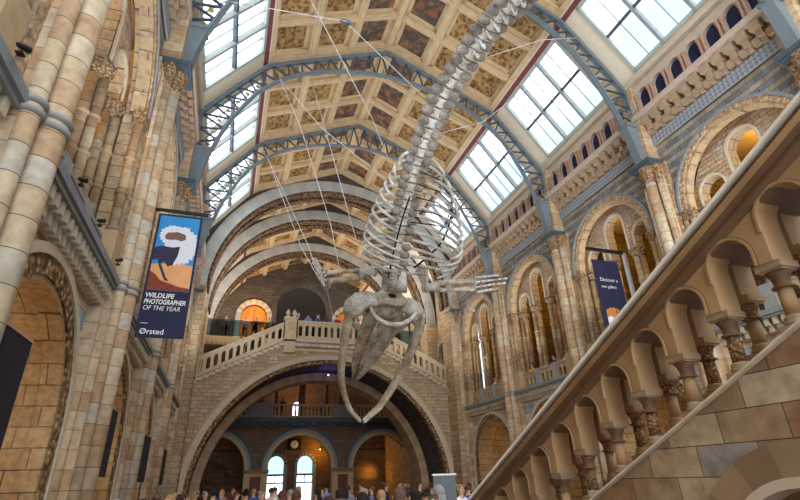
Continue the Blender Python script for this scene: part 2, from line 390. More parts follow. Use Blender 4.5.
    for i in range(12):
        u = -2.48+i*.45
        m.box((u-.16, 8.16, 12.14), (u+.16, 8.6, 12.42), F); m.box((u-.1, 8.3, 11.9), (u+.1, 8.6, 12.14), F); m.box((u+.1, 8.36, 11.74), (u+.32, 8.6, 12.0), F)
        m.box((u-.08, 8.42, 11.68), (u+.08, 8.6, 11.9), F)
    ob('corbel_frieze', m, ['brownst'], root)
    m = MB(); m.box((-3, 8.1, 12.46), (3, 8.75, 12.7), F); m.box((-3, 8.2, 12.4), (3, 8.75, 12.46), F); ob('clerestory_ledge', m, ['pinkst'], root)
    ops = [(-2.31+i*.77, .28, 13.5, 12.75) for i in range(7)]
    m = MB(); m.awall(F, -3, 3, 12.7, 14.15, ops, 8.36, 8.56, 10); ob('clerestory_arcade', m, ['pinkst'], root)
    m = MB()
    for i in range(7): m.box((-2.6+i*.77, 8.51, 12.72), (-2.02+i*.77, 8.55, 13.9), F)
    ob('clerestory_pane', m, ['navy'], root)
    k = MB(); k.lathe([(.1, 12.7), (.1, 12.76), (.06, 12.8), (.055, 13.36), (.09, 13.46), (.1, 13.54), (.1, 13.58)], (0, 0, 0), 8)
    km = k.mesh('colonnette', ['rosest'])
    for i in range(8):
        for du in (-.075, .075): ob('colonnette', km, None, root, F(-2.695+i*.77+du, 8.32, 0))
    m = MB(); m.box((-3, 8.15, 14.12), (3, 9.0, 14.3), F); ob('skylight_sill', m, ['palest'], root)
    return root
for side, F in (('left', L()), ('right', R())):
    b0 = None
    for yc, nm in zip(BAYS, BN):
        lab = 'terracotta arcade bay of the %s wall, %s' % (side, nm)
        if b0 is None: b0 = make_bay(F, 'wall_'+side); b0.location = (0, yc, 0); tag(b0, lab, kind='structure')
        else: copy_tree(b0, None, (0, yc, 0), label=lab)

def make_pier(F, sgn):
    m = MB(); m.box((-.42, 8.36, FL), (.42, 9.7, 10.4), F); m.box((-.56, 8.5, FL), (.56, 9.65, 10.4), F)
    root = ob('column', m, ['strip'], kind='structure')
    m = MB()
    for a in (-.55, .41): m.box((a, 8.44, 4.2), (a+.14, 8.52, 10.0), F)
    ob('carved_strip', m, ['zig'], root)
    for u, d, r in ((0, 8.2, .19), (-.32, 8.3, .115), (.32, 8.3, .115)):
        m = MB(); x, y, _ = F(u, d, 0)
        m.tube([(x, y, FL+.6), (x, y, 9.75)], r, 18); ob('shaft', m, ['shaft'], root)
        m = MB(); m.lathe([(r*1.6, FL), (r*1.6, FL+.35), (r*1.35, FL+.4), (r*1.4, FL+.5), (r*1.1, FL+.6)], (x, y, 0), 16)
        ob('base', m, ['tanst'], root)
        m = MB()
        for z in (3.88, 4.02): m.lathe([(r, -.05), (r+.035, -.03), (r+.045, 0), (r+.035, .03), (r, .05)], (x, y, z), 18)
        ob('shaft_ring', m, ['greyst'], root)
        m = MB(); m.lathe([(r*1.05, 9.66), (r*1.25, 9.7), (r*1.08, 9.76), (r*1.15, 9.85), (r*1.55, 10.15), (r*1.8, 10.28), (r*1.75, 10.34)], (x, y, 0), 14)
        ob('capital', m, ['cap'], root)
    m = MB(); m.box((-.52, 7.8, 10.36), (.52, 8.7, 10.48), F); m.box((-.48, 7.86, 10.3), (.48, 8.7, 10.36), F); ob('abacus', m, ['irond'], root)
    m = MB(); m.box((-.34, 8.1, 10.5), (.34, 8.62, 12.4), F); m.box((-.3, 8.2, 12.4), (.3, 8.62, 14.15), F); ob('wall_shaft', m, ['strip'], root)
    return root
for side, F, sg in (('left', L(), 1), ('right', R(), -1)):
    p0 = None
    for i, y in enumerate(PIERS):
        lab = 'clustered shaft pier on the %s wall, %s' % (side, ['nearest the camera', 'second from the camera', 'third from the camera', 'fourth from the camera', 'at the bridge end'][i])
        if p0 is None: p0 = make_pier(F, sg); p0.location = (0, y, 0); tag(p0, lab)
        else: copy_tree(p0, None, (-.13 if i > 1 and side == 'left' else 0, y, 0), label=lab)

m = MB(); m.box((AX-9.5, -8.3, FL), (AX+9.5, -8, 1.2)); ob('wall_north', m, ['wall'], kind='structure', label='low light-blocking wall at the near end of the hall, behind the camera')  # put in low behind the view to block low daylight on the stair
for side, F in (('left', L()), ('right', R())):
    m = MB(); m.box((-8, 8.6, FL), (-.5, 9.2, 14.3), F); ob('wall_%s_north' % side, m, ['wall'], kind='structure', label='near end of the %s wall, behind the camera' % side)
# rooms behind the arcades
for side, F in (('left', L()), ('right', R())):
    m = MB(); m.box((-.5, 9.15, 3.3), (29.5, 13.2, 3.62), F); ob('floor_gallery_'+side, m, ['floor'], kind='structure', label='gallery floor behind the %s arcade' % side)
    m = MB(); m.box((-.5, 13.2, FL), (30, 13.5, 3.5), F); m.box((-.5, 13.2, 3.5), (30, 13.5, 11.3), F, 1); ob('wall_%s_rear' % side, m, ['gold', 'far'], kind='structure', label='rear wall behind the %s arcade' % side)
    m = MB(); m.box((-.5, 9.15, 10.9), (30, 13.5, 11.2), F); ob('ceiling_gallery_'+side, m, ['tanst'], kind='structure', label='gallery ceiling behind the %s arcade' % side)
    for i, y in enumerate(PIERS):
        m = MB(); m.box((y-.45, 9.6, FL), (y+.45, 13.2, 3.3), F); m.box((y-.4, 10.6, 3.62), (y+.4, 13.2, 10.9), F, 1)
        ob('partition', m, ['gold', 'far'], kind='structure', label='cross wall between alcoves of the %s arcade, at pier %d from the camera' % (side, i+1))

# ------------------------------------------------------------------ roof
KN, KZ, RZ, WD, WZ = 5.8, 17.7, 20.3, 8.47, 14.28
def slopef(sg, a, b):   # frame (u along y, s 0..1 up the slope, n outward/up normal) between profile points a=(d,z), b
    dx, dz = b[0]-a[0], b[1]-a[1]; ln = math.hypot(dx, dz); nx, nz = dz/ln, -dx/ln
    if nz < 0: nx, nz = -nx, -nz
    return (lambda u, n, s: (AX+sg*(a[0]+dx*s+nx*n), u, a[1]+dz*s+nz*n)), ln
def make_skylight(sg):
    F, ln = slopef(sg, (WD-.08, WZ), (KN+.05, KZ-.06))
    root = bpy.data.objects.new('window_1', None); COL.objects.link(root); root.empty_display_size = .1
    root['kind'] = 'structure'
    U = 2.25; s0, s1 = .07, .93
    m = MB()
    m.box((-3, 0, 0), (3, .35, s0), F); m.box((-3, 0, s1), (3, .35, 1), F)
    for a, b in ((-3, -U), (U, 3)): m.box((a, 0, s0), (b, .35, s1), F)
    ob('skylight_frame', m, ['cream'], root)
    m = MB()
    for a, b in ((-U, -U+.14), (U-.14, U)): m.box((a, -.06, s0), (b, .1, s1), F)
    m.box((-U, -.06, s0), (U, .1, s0+.035), F); m.box((-U, -.06, s1-.035), (U, .1, s1), F)
    ob('inner_frame', m, ['creamg'], root)
    for k in (-.72, .72): ob('mullion', MB().box((k-.06, -.08, s0), (k+.06, .16, s1), F), ['mull'], root)
    ob('transom', MB().box((-U, -.05, .49), (U, .14, .515), F), ['irond'], root)
    m = MB()
    for k in (-1.42, 0, 1.42): m.box((k-.014, .02, s0), (k+.014, .09, s1), F)
    ob('glazing_bar', m, ['mull'], root)
    for a, b in ((-U+.14, -.79), (-.65, .65), (.79, U-.14)):
        for e, f in ((s0+.035, .49), (.515, s1-.035)):
            ob('pane', MB().box((a, .05, e), (b, .062, f), F), ['glass'], root)
    return root
BAYSR = [2.5, 8.5, 14.5, 20.5, 26.4]
wn = 0
for sg, side in ((-1, 'left'), (1, 'right')):
    w0 = None
    for yc, nm in zip(BAYSR, BN):
        wn += 1; lab = 'sloping skylight of the %s roof, bay %s' % (side, nm)
        if w0 is None: w0 = make_skylight(sg); w0.location = (0, yc, 0); c = w0
        else: c = copy_tree(w0, None, (0, yc, 0))
        c.name = 'window_%d' % wn; tag(c, lab, kind='structure')
def make_ceiling(sg, y0, y1, rows=3):
    F, ln = slopef(sg, (KN, KZ), (0, RZ))
    m = MB(); m.box((y0, .34, 0), (y1, .42, 1), F)
    root = ob('ceiling', m, ['beam'], kind='structure')
    m = MB(); w = .1
    m.box((y0, -.06, .0), (y1, .3, .035), F, 0); m.box((y0, -.12, -.012), (y1, .1, .0), F, 1); m.box((y0, -.16, -.05), (y1, .3, -.012), F, 2)
    for s in (1/3, 2/3): m.box((y0, .0, s-.03), (y1, .34, s+.03), F); m.box((y0, -.05, s-.014), (y1, 0, s+.014), F)
    m.box((y0, -.04, .972), (y1, .34, 1.0), F)
    h = (y1-y0)/rows
    for i in range(rows+1):
        y = y0+i*h; a = .22 if i in (0, rows) else .17
        m.box((max(y0, y-a), .06, .035), (min(y1, y+a), .34, .972), F)
        m.box((max(y0, y-a*.5), .01, .035), (min(y1, y+a*.5), .08, .972), F)
    ob('coffer_beams', m, ['beam', 'cream', 'red'], root)
    ss = [.035, 1/3-.03, 1/3+.03, 2/3-.03, 2/3+.03, .972]
    for j in range(3):
        for i in range(rows):
            ya, yb, sa, sb = y0+i*h+.17, y0+(i+1)*h-.17, ss[2*j], ss[2*j+1]
            c = F((ya+yb)/2, .3, (sa+sb)/2)
            G = lambda u, n, s: tuple(Vector(F(u, n, s))-Vector(c))
            p = MB(); p.box((ya, .29, sa), (yb, .31, sb), G, 0)
            e = .03; f = .16
            for A, B in (((ya, .25, sa), (yb, .3, sa+e)), ((ya, .25, sb-e), (yb, .3, sb)), ((ya, .25, sa), (ya+f, .3, sb)), ((yb-f, .25, sa), (yb, .3, sb))): p.box(A, B, G, 1)
            ob('painted_panel', p, ['figp' if j == 2 else 'leafp', 'beam'], root, c)
    return root
ROOF = [(-.5, 5.5), (5.5, 11.5), (11.5, 17.5), (17.5, 23.5), (23.5, 29.2)]
for sg, side in ((-1, 'left'), (1, 'right')):
    for (a, b), nm in zip(ROOF, BN): tag(make_ceiling(sg, a, b), 'coffered painted ceiling slope on the %s, bay %s' % (side, nm))
    for (a, b), nm in zip([(29.2, 33.5), (33.5, 39.5), (39.5, 46.3)], ['first', 'second', 'third']):
        tag(make_ceiling(sg, a, b, 2 if b-a < 5 else 3), 'coffered ceiling slope on the %s, %s strip beyond the stone arch' % (side, nm))
        F, ln = slopef(sg, (8.9, 13.8), (KN, KZ)); ob('ceiling_cove', MB().box((a-.1, 0, 0), (b+.1, .3, 1), F), ['plaster'], kind='structure', label='cream coved slope on the %s, %s strip beyond the stone arch' % (side, nm))
ob('ceiling_ridge', MB().box((AX-.09, -.5, RZ-.12), (AX+.09, 29.2, RZ+.05)), ['beam'], kind='structure', label='cream ridge beam of the nave roof')

# iron ribs
UP = [(8.26, 12.2), (8.2, 14.1), (7.0, 15.75), (5.75, 17.35), (4.3, 18.05), (2.2, 19.0), (0, 19.98)]
LO = [(7.9, 10.5), (7.8, 11.3), (7.62, 12.2), (7.36, 13.1), (7.02, 14.0), (6.6, 14.85), (6.15, 15.65), (5.43, 16.42), (4.75, 16.98), (4.0, 17.42), (3.2, 17.76), (2.2, 18.08), (1.1, 18.28), (0, 18.36)]
def poly_at(P, f):
    ls = [math.dist(a, b) for a, b in zip(P, P[1:])]; T = f*sum(ls)
    for (a, b), l in zip(zip(P, P[1:]), ls):
        if T <= l: k = T/l; return (a[0]+(b[0]-a[0])*k, a[1]+(b[1]-a[1])*k)
        T -= l
    return P[-1]
def make_rib():
    root = bpy.data.objects.new('roof_rib', None); COL.objects.link(root); root.empty_display_size = .1
    for sg in (-1, 1):
        W = lambda p, dy=0: (AX+sg*p[0], dy, p[1])
        m = MB()
        for dy in (-.09, .09):
            for a, b in zip(UP, UP[1:]): m.bar(W(a, dy), W(b, dy), .05, .16, 0, (sg*.6, 0, 1))
        for a, b in zip(UP, UP[1:]): m.bar(W(a), W(b), .24, .05, 0, (sg*.6, 0, 1))
        ob('top_chord', m, ['iron'], root)
        m = MB()
        for a, b in zip(LO[2:], LO[3:]):
            m.bar(W(a), W(b), .24, .06, 0, (sg*.5, 0, 1)); m.bar(W(a), W(b), .1, .16, 0, (sg*.5, 0, 1))
        ob('bottom_chord', m, ['iron'], root)
        m = MB(); g = MB(); N = 17; up = UP; lo = LO[2:]
        for i in range(N):
            a, b, c = poly_at(lo, i/N), poly_at(up, (i+.5)/N), poly_at(lo, (i+1)/N)
            m.bar(W(a), W(b), .07, .07); m.bar(W(b), W(c), .07, .07)
            if i < 9:
                g = MB(); q = ((a[0]+c[0]+b[0])/3, (a[1]+c[1]+b[1])/3); g.lathe([(.02, -.02), (.1, -.01), (.1, .01), (.02, .02)], W(q), 6, smooth=False)
                g.bar(W((q[0]-.07, q[1]-.07)), W((q[0]+.07, q[1]+.1)), .05, .03); ob('gilded_leaf', g, ['gilt'], root)
        ob('lattice', m, ['irond'], root)
        m = MB(); P = [(8.26, 10.48), (7.88, 10.48), (7.78, 11.3), (7.6, 12.2), (8.3, 12.2)]
        m.prism([(AX+sg*a, b) for a, b in P], -.17, .17, lambda u, d, z: (u, d, z))
        m.box((AX+sg*7.95-.36, -.24, 12.14), (AX+sg*7.95+.36, .24, 12.26))
        ob('foot', m, ['iron'], root)
    return root
r0 = None
for y, nm in zip([-.5]+PIERS[:4], ['above the camera', 'directly over the near end of the staircase', 'first in full view from the camera', 'second in full view, crossing the middle of the ceiling', 'furthest, before the stone arches']):
    lab = 'blue painted iron lattice roof rib, '+nm
    if r0 is None: r0 = make_rib(); r0.location = (0, y, 0); tag(r0, lab, 'roof rib')
    else: copy_tree(r0, None, (0, y, 0), label=lab)

# ------------------------------------------------------------------ stone arches and south end
def roofz(x):
    d = abs(x-AX); return RZ-(RZ-KZ)*d/KN if d < KN else KZ-(KZ-WZ)*(d-KN)/(WD-KN)
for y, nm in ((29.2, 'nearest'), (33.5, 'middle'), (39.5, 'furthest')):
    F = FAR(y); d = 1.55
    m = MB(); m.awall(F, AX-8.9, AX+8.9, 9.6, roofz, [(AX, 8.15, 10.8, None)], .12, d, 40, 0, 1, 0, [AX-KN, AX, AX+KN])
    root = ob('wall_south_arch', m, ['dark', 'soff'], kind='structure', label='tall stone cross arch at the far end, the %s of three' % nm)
    m = MB(); m.ring((AX, 10.8), 7.88, 8.62, 0, .3, F, 44, (0, 1)); ob('voussoirs', m, ['vous', 'vousb'], root)
    m = MB(); m.ring((AX, 10.8), 7.72, 7.9, .1, .55, F, 40, (0,)); m.ring((AX, 10.8), 7.86, 8.0, .55, 1.0, F, 40, (0,)); m.ring((AX, 10.8), 7.74, 7.9, 1.0, 1.45, F, 40, (0,)); ob('soffit_moulding', m, ['soff'], root)
    m = MB()
    for sx in (-1, 1): m.box((AX+sx*8.35-.5, 0, 3.9 if y > 30 else FL), (AX+sx*8.35+.5, d, 10.8), F)
    ob('arch_pier', m, ['wall'], root)
# side walls of the end bays
for side, F in (('left', L()), ('right', R())):
    m = MB(); m.awall(F, 29.5, 48.5, FL, 14.4, [(32.6, .7, 8.3, 6.4), (37.6, 1.0, 11.6, 9.8), (38, 1.2, 1.0, FL)], 8.75, 9.5, 14)
    root = ob('wall_%s_end' % side, m, ['bridge'], kind='structure', label='plain %s side wall beyond the bridge' % side)
    m = MB(); m.ring((32.6, 8.3), .75, 1.05, 8.6, 8.78, F, 16, (0, 1), 6.4); ob('window_hood', m, ['bluest', 'vousb'], root)
    ob('dark_recess', MB().box((31.5, 9.5, 6), (34, 9.6, 9.5), F), ['hole'], root)  # near-black sheet behind the opening, recess shade put into its colour
m = MB(); m.awall(FAR(46), AX-9.5, AX+9.5, 9.6, lambda x: roofz(x)+.3, [(AX, 2.45, 15.4, 9.6), (1.3, 1.15, 14.3, 9.6), (10.3, 1.15, 14.3, 9.6)], 0, .8, 20, 0, 1, 0, [AX-KN, AX, AX+KN])
root = ob('wall_south', m, ['dark', 'dark'], kind='structure', label='brown brick gable wall at the far end')
m = MB()
for x, z, r in ((1.3, 14.3, 1.2), (10.3, 14.3, 1.2)): m.ring((x, z), r, r+.45, -.16, .1, FAR(46), 16, (0, 1), 9.6)
m.ring((AX, 15.4), 2.5, 2.9, -.16, .1, FAR(46), 20, (2,), 9.6)
ob('arch_hood', m, ['bluest', 'tanst', 'dark'], root)
ob('wall_south_recess', MB().box((AX-3.2, 49, 9.6), (AX+3.2, 49.2, 24)), ['hole'], kind='structure', label='near-black sheet for the shade behind the large gable arch')  # closes the gable arch, its shade put into the sheet's colour
for i, x in enumerate((1.3, 10.3)):
    d = ob('door_%d' % (i+1), MB().awall(FAR(46.45), x-1.15, x+1.15, 9.6, lambda u, x=x: 14.3+math.sqrt(max(0, 1.16**2-(u-x)**2)), [], 0, .1, 2, extra=[x+k*.115 for k in range(-9, 10)]), ['door'], kind='structure', label='orange round headed door in the gable wall, %s of the dark arch' % ('left', 'right')[i])
    m = MB(); m.box((x-.05, -.06, 9.6), (x+.05, 0, 15.2), FAR(46.45)); m.box((x-1.1, -.06, 13.8), (x+1.1, 0, 13.9), FAR(46.45)); ob('door_rail', m, ['wood'], d)
# second floor platform
m = MB(); m.box((AX-9, 36.2, 9.3), (AX+9, 46.2, 9.62)); root = ob('floor_upper', m, ['palest'], kind='structure', label='upper landing floor behind the bridge')
m = MB(); m.box((AX-9, 36.0, 9.0), (AX+9, 36.25, 9.62))
for i in range(60): m.box((AX-8.6+i*.29, 35.86, 9.1), (AX-8.45+i*.29, 36.0, 9.4))
ob('fascia', m, ['tanst'], root)
g = empty('balcony_railing', (AX, 36.15, 9.62), label='glass and metal railing along the upper landing behind the bridge', cat='railing')
ob('handrail', MB().box((-8.3, -.03, 1.2), (8.3, .03, 1.27)), ['blackm'], g); ob('glass_panel', MB().box((-8.3, -.006, .08), (8.3, .006, 1.18)), ['screen'], g)
pm = MB().box((-.03, -.03, 0), (.03, .03, 1.2)).mesh('post', ['blackm'])
for i in range(12): ob('post', pm, None, g, (-8.25+i*1.5, 0, 0))

# ------------------------------------------------------------------ bridge
BF = FAR(30.5); BX0, BX1, BD = AX-8.35, AX+8.35, 4.6
def btop(x):
    d = abs(x-AX); return 8.15 if d < 2.95 else 8.15-.5*(d-2.95)
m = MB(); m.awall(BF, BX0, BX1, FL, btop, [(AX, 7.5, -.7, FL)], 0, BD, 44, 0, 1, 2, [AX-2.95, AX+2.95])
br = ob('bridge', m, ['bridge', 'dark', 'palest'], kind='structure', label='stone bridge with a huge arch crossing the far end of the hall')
m = MB(); m.ring((AX, -.7), 7.42, 7.66, -.06, .3, BF, 50, (0,), FL); m.ring((AX, -.7), 7.66, 7.98, -.12, .06, BF, 50, (1,), FL); m.ring((AX, -.7), 7.98, 8.08, -.16, .06, BF, 50, (2,), FL)
ob('arch_moulding', m, ['foli', 'palest', 'tanst'], br)
m = MB(); m.ring((AX, -.7), 7.0, 7.55, 3.2, 4.7, BF, 50, (0, 1), FL); ob('inner_arch', m, ['tanst', 'wood2'], br)
m = MB(); m.box((AX-2.95, -.14, 7.72), (AX+2.95, .05, 8.0), BF, 1); m.box((AX-3, -.24, 8.0), (AX+3, .3, 8.16), BF, 0); m.box((AX-2.95, -.06, 7.45), (AX+2.95, .05, 7.6), BF, 0)
ob('landing_band', m, ['palest', 'stripe'], br)
ob('landing_floor', MB().box((AX-2.9, .3, 8.15), (AX+2.9, 4.5, 8.42), BF), ['palest'], br)
for sx in (-1, 1):
    m = MB()
    for i in range(17):
        x = AX+sx*(2.95+i*.32); a, b = sorted((x, x+sx*.32)); m.box((a, .2, btop(x)-.6), (b, BD, btop(x)-.16+.02), BF)
        m.box((a, -.1, btop(x)-.42), (b, .1, btop(x)-.24), BF)
    ob('stair_flight', m, ['palest'], br)
def pierced(F, u0, u1, z0f, n, h, label):
    st = (u1-u0)/n
    SF = lambda u, d, z: F(u, d, z+z0f(u))
    m = MB(); m.awall(SF, u0, u1, 0, h-.14, [(u0+(i+.5)*st, st*.27, h-.4, .24) for i in range(n)], -.1, .12, 8)
    o = ob('balustrade', m, ['balu'], label=label, cat='balustrade')
    m = MB(); k = [(u0, h-.14), (u1, h-.14), (u1, h), (u0, h)]
    m.prism(k, -.17, .19, SF); ob('coping', m, ['balu'], o)
    return o
pierced(BF, AX-2.22, AX+2.22, lambda u: 8.16, 11, 1.22, 'pierced stone balustrade along the level middle of the bridge')
pierced(BF, AX-7.82, AX-3.08, lambda u: btop(u)-.08, 12, 1.2, 'sloping pierced balustrade on the left flight of the bridge')
pierced(BF, AX+3.08, AX+7.82, lambda u: btop(u)-.08, 12, 1.2, 'sloping pierced balustrade on the right flight of the bridge')
for sx, nm in ((-1, 'left'), (1, 'right')):
    x = AX+sx*2.65
    m = MB(); m.box((x-.34, -.24, 7.3), (x+.34, .26, 9.42), BF); m.box((x-.42, -.32, 9.42), (x+.42, .34, 9.55), BF); m.box((x-.4, -.3, 8.1), (x+.4, .3, 8.24), BF); m.box((x-.2, -.27, 8.65), (x+.2, -.2, 9.2), BF, 1)
    o = ob('newel_post', m, ['balu', 'tanst'], label='square stone newel post with two finials, %s end of the bridge landing' % nm, cat='newel post')
    for k in (-.2, .2):
        q = MB(); q.lathe([(.12, 9.55), (.13, 9.62), (.07, 9.7), (.15, 9.82), (.13, 9.95), (.05, 10.05), (.02, 10.12)], (x+k, 30.5, 0), 8); ob('finial', q, ['balu'], o)

# ------------------------------------------------------------------ entrance arcade under the far gallery
EF = FAR(42)
cs = [AX-6.7, AX, AX+6.7]
m = MB(); m.awall(EF, AX-9.6, AX+9.6, FL, 4.2, [(c, 2.55, 1.0, FL) for c in cs], 0, .9, 26, 0, 0, 0)
root = ob('wall_south_arcade', m, ['far'], kind='structure', label='three arched entrance arcade seen through the bridge arch')
m = MB()
for c in cs: m.ring((c, 1.0), 2.5, 2.72, -.1, .3, EF, 26, (1,)); m.ring((c, 1.0), 2.72, 2.95, -.16, .1, EF, 26, (0,)); m.ring((c, 1.0), 2.95, 3.12, -.2, .1, EF, 26, (2,))
ob('arch_moulding', m, ['bluest', 'tanst', 'irond'], root)
m = MB()
for c in (AX-3.35, AX+3.35):
    m.box((c-.85, -.22, FL), (c+.85, .0, .75), EF, 0); m.box((c-.95, -.3, .75), (c+.95, .0, 1.02), EF, 1); m.box((c-.4, -.26, FL), (c+.4, -.2, .55), EF, 2)
ob('pilaster', m, ['tanst', 'cap', 'wood'], root)
m = MB(); m.box((AX-9.6, -.5, 4.45), (AX+9.6, .9, 4.8), EF); m.box((AX-9.6, -.15, 4.2), (AX+9.6, .5, 4.45), EF)
for i in range(64): m.box((AX-9.5+i*.3, -.42, 4.22), (AX-9.35+i*.3, 0, 4.46), EF)
ob('gallery_frieze', m, ['irond'], root)
for a, b in ((-8.3, -4.3), (-2.4, 2.4), (4.3, 8.3)):
    w = b-a; n = int(w/.32)
    m = MB(); m.box((AX+a, -.32, 5.7), (AX+b, -.1, 5.85), EF); m.box((AX+a, -.3, 4.8), (AX+b, -.1, 4.95), EF)
    for i in range(n): m.lathe([(.06, 4.95), (.1, 5.15), (.05, 5.45), (.08, 5.7)], (AX+a+(i+.5)*w/n, 41.8, 0), 8)
    ob('gallery_balusters', m, ['tanst'], root)
m = MB()
for c in (-3.35, 3.35): m.box((AX+c-.95, -.36, 4.8), (AX+c+.95, 0, 5.9), EF)
ob('gallery_pedestal', m, ['bluest'], root)
for x in (-6.9, -4.6, -3.35, -2.1, 0, 2.1, 3.35, 4.6, 6.9):
    m = MB(); m.tube([(AX+x, 43.2, 4.8), (AX+x, 43.2, 8.0)], .28 if abs(x) in (0, 3.35) else .16, 12); m.box((AX+x-.4, 42.8, 8.0), (AX+x+.4, 43.6, 8.3)); ob('gallery_shaft', m, ['far'], root)
ob('floor_entrance_gallery', MB().box((AX-9.6, 42.9, 4.3), (AX+9.6, 48, 4.75)), ['floor'], kind='structure', label='floor of the gallery over the entrance')
m = MB(); m.awall(FAR(47.9), AX-9.6, AX+9.6, FL, 9.4, [(4.5, .68, 1.55, -1.5), (7.05, .68, 1.55, -1.5), (4.6, .45, 6.5, 5.0), (6.1, .45, 6.5, 5.0)], 0, .5, 16)
root = ob('wall_entrance', m, ['far'], kind='structure', label='dark brick entrance wall with two arched windows')
m = MB()
for c in (AX-6.7, AX+6.7):
    m.ring((c, .3), 1.25, 1.6, -.15, .1, FAR(47.9), 16, (0,)); m.box((c-3, -.12, .1), (c+3, .05, .3), FAR(47.9), 1); m.box((c-2.4, -.12, 2.6), (c+2.4, .05, 2.8), FAR(47.9), 1)
ob('lunette_moulding', m, ['dark', 'dark'], root)
for i, x in enumerate((4.5, 7.05)):
    w = empty('window_%d' % (11+i), (x, 48.1, 0), kind='structure', label='tall arched entrance window with blue glass head, %s of the two' % ('left', 'right')[i])
    ob('stained_pane', MB().awall(FAR(0), -.68, .68, .75, lambda u: 1.55+math.sqrt(max(0, .68**2-u*u)), [], 0, .02, extra=[k*.068 for k in range(-9, 10)]), ['stained'], w)
    ob('pane', MB().box((-.68, 0, -1.5), (.68, .02, .75)), ['clear'], w)
    m = MB(); m.box((-.68, -.04, .62), (.68, .06, .8)); m.box((-.68, -.04, .0), (.68, .06, .12)); m.box((-.05, -.04, .0), (.05, .06, .75)); m.box((-.4, -.04, .0), (-.34, .06, .75)); m.box((.34, -.04, .0), (.4, .06, .75))
    ob('window_bars', m, ['irond'], w)
    ob('window_surround', MB().ring((0, 1.55), .7, .95, -.36, -.2, FAR(0), 16, (0, 1), -1.6), ['bluest', 'far'], w)
for i, x in enumerate((4.6, 6.1)):
    w = ob('window_%d' % (13+i), MB().box((x-.45, 48.1, 5.0), (x+.45, 48.12, 7.0)), ['clear'], kind='structure', label='small bright arched window over the entrance gallery, %s of the two' % ('left', 'right')[i])
m = MB(); m.box((-.6, .02, -.45), (.6, .12, .5)); c = ob('wall_clock', m, ['hole'], loc=(5.95, 47.7, 3.18), label='round white wall clock above the entrance windows', cat='clock')
q = MB(); q.lathe([(.3, 0), (.34, .02), (.34, .06), (.3, .08)], (0, 0, 0), 20, lambda x, y, z: (x, -z, y)); ob('dial', q, ['white'], c)
q = MB(); q.box((-.012, -.1, 0), (.012, -.085, .22)); q.box((0, -.1, -.012), (.14, -.085, .012)); ob('hands', q, ['blackm'], c)

# floor
ob('floor', MB().box((AX-13.5, -3, FL-.2), (AX+13.5, 49, FL)), ['floor'], kind='structure', label='mosaic hall floor behind the crowd')
# ------------------------------------------------------------------ near staircase with rampant arcaded balustrade
SF = lambda u, d, z: (d, u, z)         # u = y, d = x
SL = -.449
capz = lambda y: 1.945-.446*y          # top of the abacus at a column axis
strz = lambda y: 1.539+SL*y
railz = lambda y: 2.54-.452*y
YN, YF = -.6, 7.25
st = ob('staircase', MB().awall(SF, YN, YF, FL, lambda y: max(FL+.01, strz(y)-.04), [(2.05, .585, -.65, FL)], 2.965, 3.5, 24, 0, 1, 0), ['stairb', 'stair'], label='stone staircase with a sloping arcaded balustrade rising towards the camera', cat='staircase')
m = MB(); m.ring((2.05, -.65), .6, .79, 2.955, 3.0, SF, 9, (0, 1), FL); ob('niche_voussoirs', m, ['stairv', 'stairw'], st)
m = MB(); m.ring((2.05, -.65),   .545, .6, 2.93, 3.1, SF, 24, (0,), FL); ob('niche_moulding', m, ['arris'], st)
ob('niche_back', MB().box((3.45, 1.3, FL), (3.5, 2.8, 0)), ['hole'], st)  # near-black back, the niche shade put into its colour
def ramp(name, prof, zf, mats, mi=0, y0=YN, y1=YF):
    n = len(prof); vs = [(x, y, zf(y)+dz) for y in (y0, y1) for x, dz in prof]
    m = MB(); m.add(vs, [tuple(range(n)), tuple(range(2*n-1, n-1, -1))])
    for i in range(n): m.add([vs[i], vs[(i+1) % n], vs[n+(i+1) % n], vs[n+i]], [(0, 1, 2, 3)], 0)
    return ob(name, m, mats, st)
ramp('string_coping', [(2.925, -.035), (2.925, -.028), (2.96, 0), (3.5, 0), (3.5, -.05)], strz, ['arris'])
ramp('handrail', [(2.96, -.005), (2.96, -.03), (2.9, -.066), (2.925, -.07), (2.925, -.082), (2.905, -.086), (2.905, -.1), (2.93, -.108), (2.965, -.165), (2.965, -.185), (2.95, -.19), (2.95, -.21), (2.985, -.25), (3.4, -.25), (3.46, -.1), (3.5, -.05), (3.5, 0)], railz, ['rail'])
ramp('handrail_top', [(2.875, -.075), (2.875, -.064), (2.935, .012), (3.49, .012), (3.505, .004), (3.505, -.012)], railz, ['railtop_lit'])
ramp('rail_bead', [(2.885, -.125), (2.885, -.118), (2.915, -.092), (2.94, -.1), (2.94, -.125)], railz, ['hood'])
pitch = .414
ys = [1.937-.085+pitch*k for k in range(-4, 13)]
def arcade(d0, d1, dz, hood):
    ops = [((a+b)/2, pitch/2-.05, capz(a)+dz+.085, None) for a, b in zip(ys, ys[1:])]
    zb = lambda u: capz(min(ys, key=lambda q: abs(q-u)))+dz
    m = MB(); m.awall(SF, ys[0], ys[-1], zb, lambda u: railz(u)-.2, ops, d0, d1, 18, 0, 1, 0)
    ob('arcade', m, ['stair', 'stair'], st)
    if hood:
        for a, b in zip(ys, ys[1:]):
            m = MB(); m.ring(((a+b)/2, capz(a)+.085), pitch/2-.054, pitch/2-.038, d0-.014, d0+.01, SF, 20, (0,), capz(a)+.002); m.ring(((a+b)/2, capz(a)+.085), pitch/2-.038, pitch/2-.032, d0-.005, d0+.01, SF, 20, (1,), capz(a)+.002)
            m.box((b-pitch/2-.0, 0, 0), (b-pitch/2, 0, 0)) if False else None
            ob('arch_moulding', m, ['hood', 'rail'], st)
arcade(2.985, 3.17, 0, True); arcade(3.22, 3.40, .13, False)
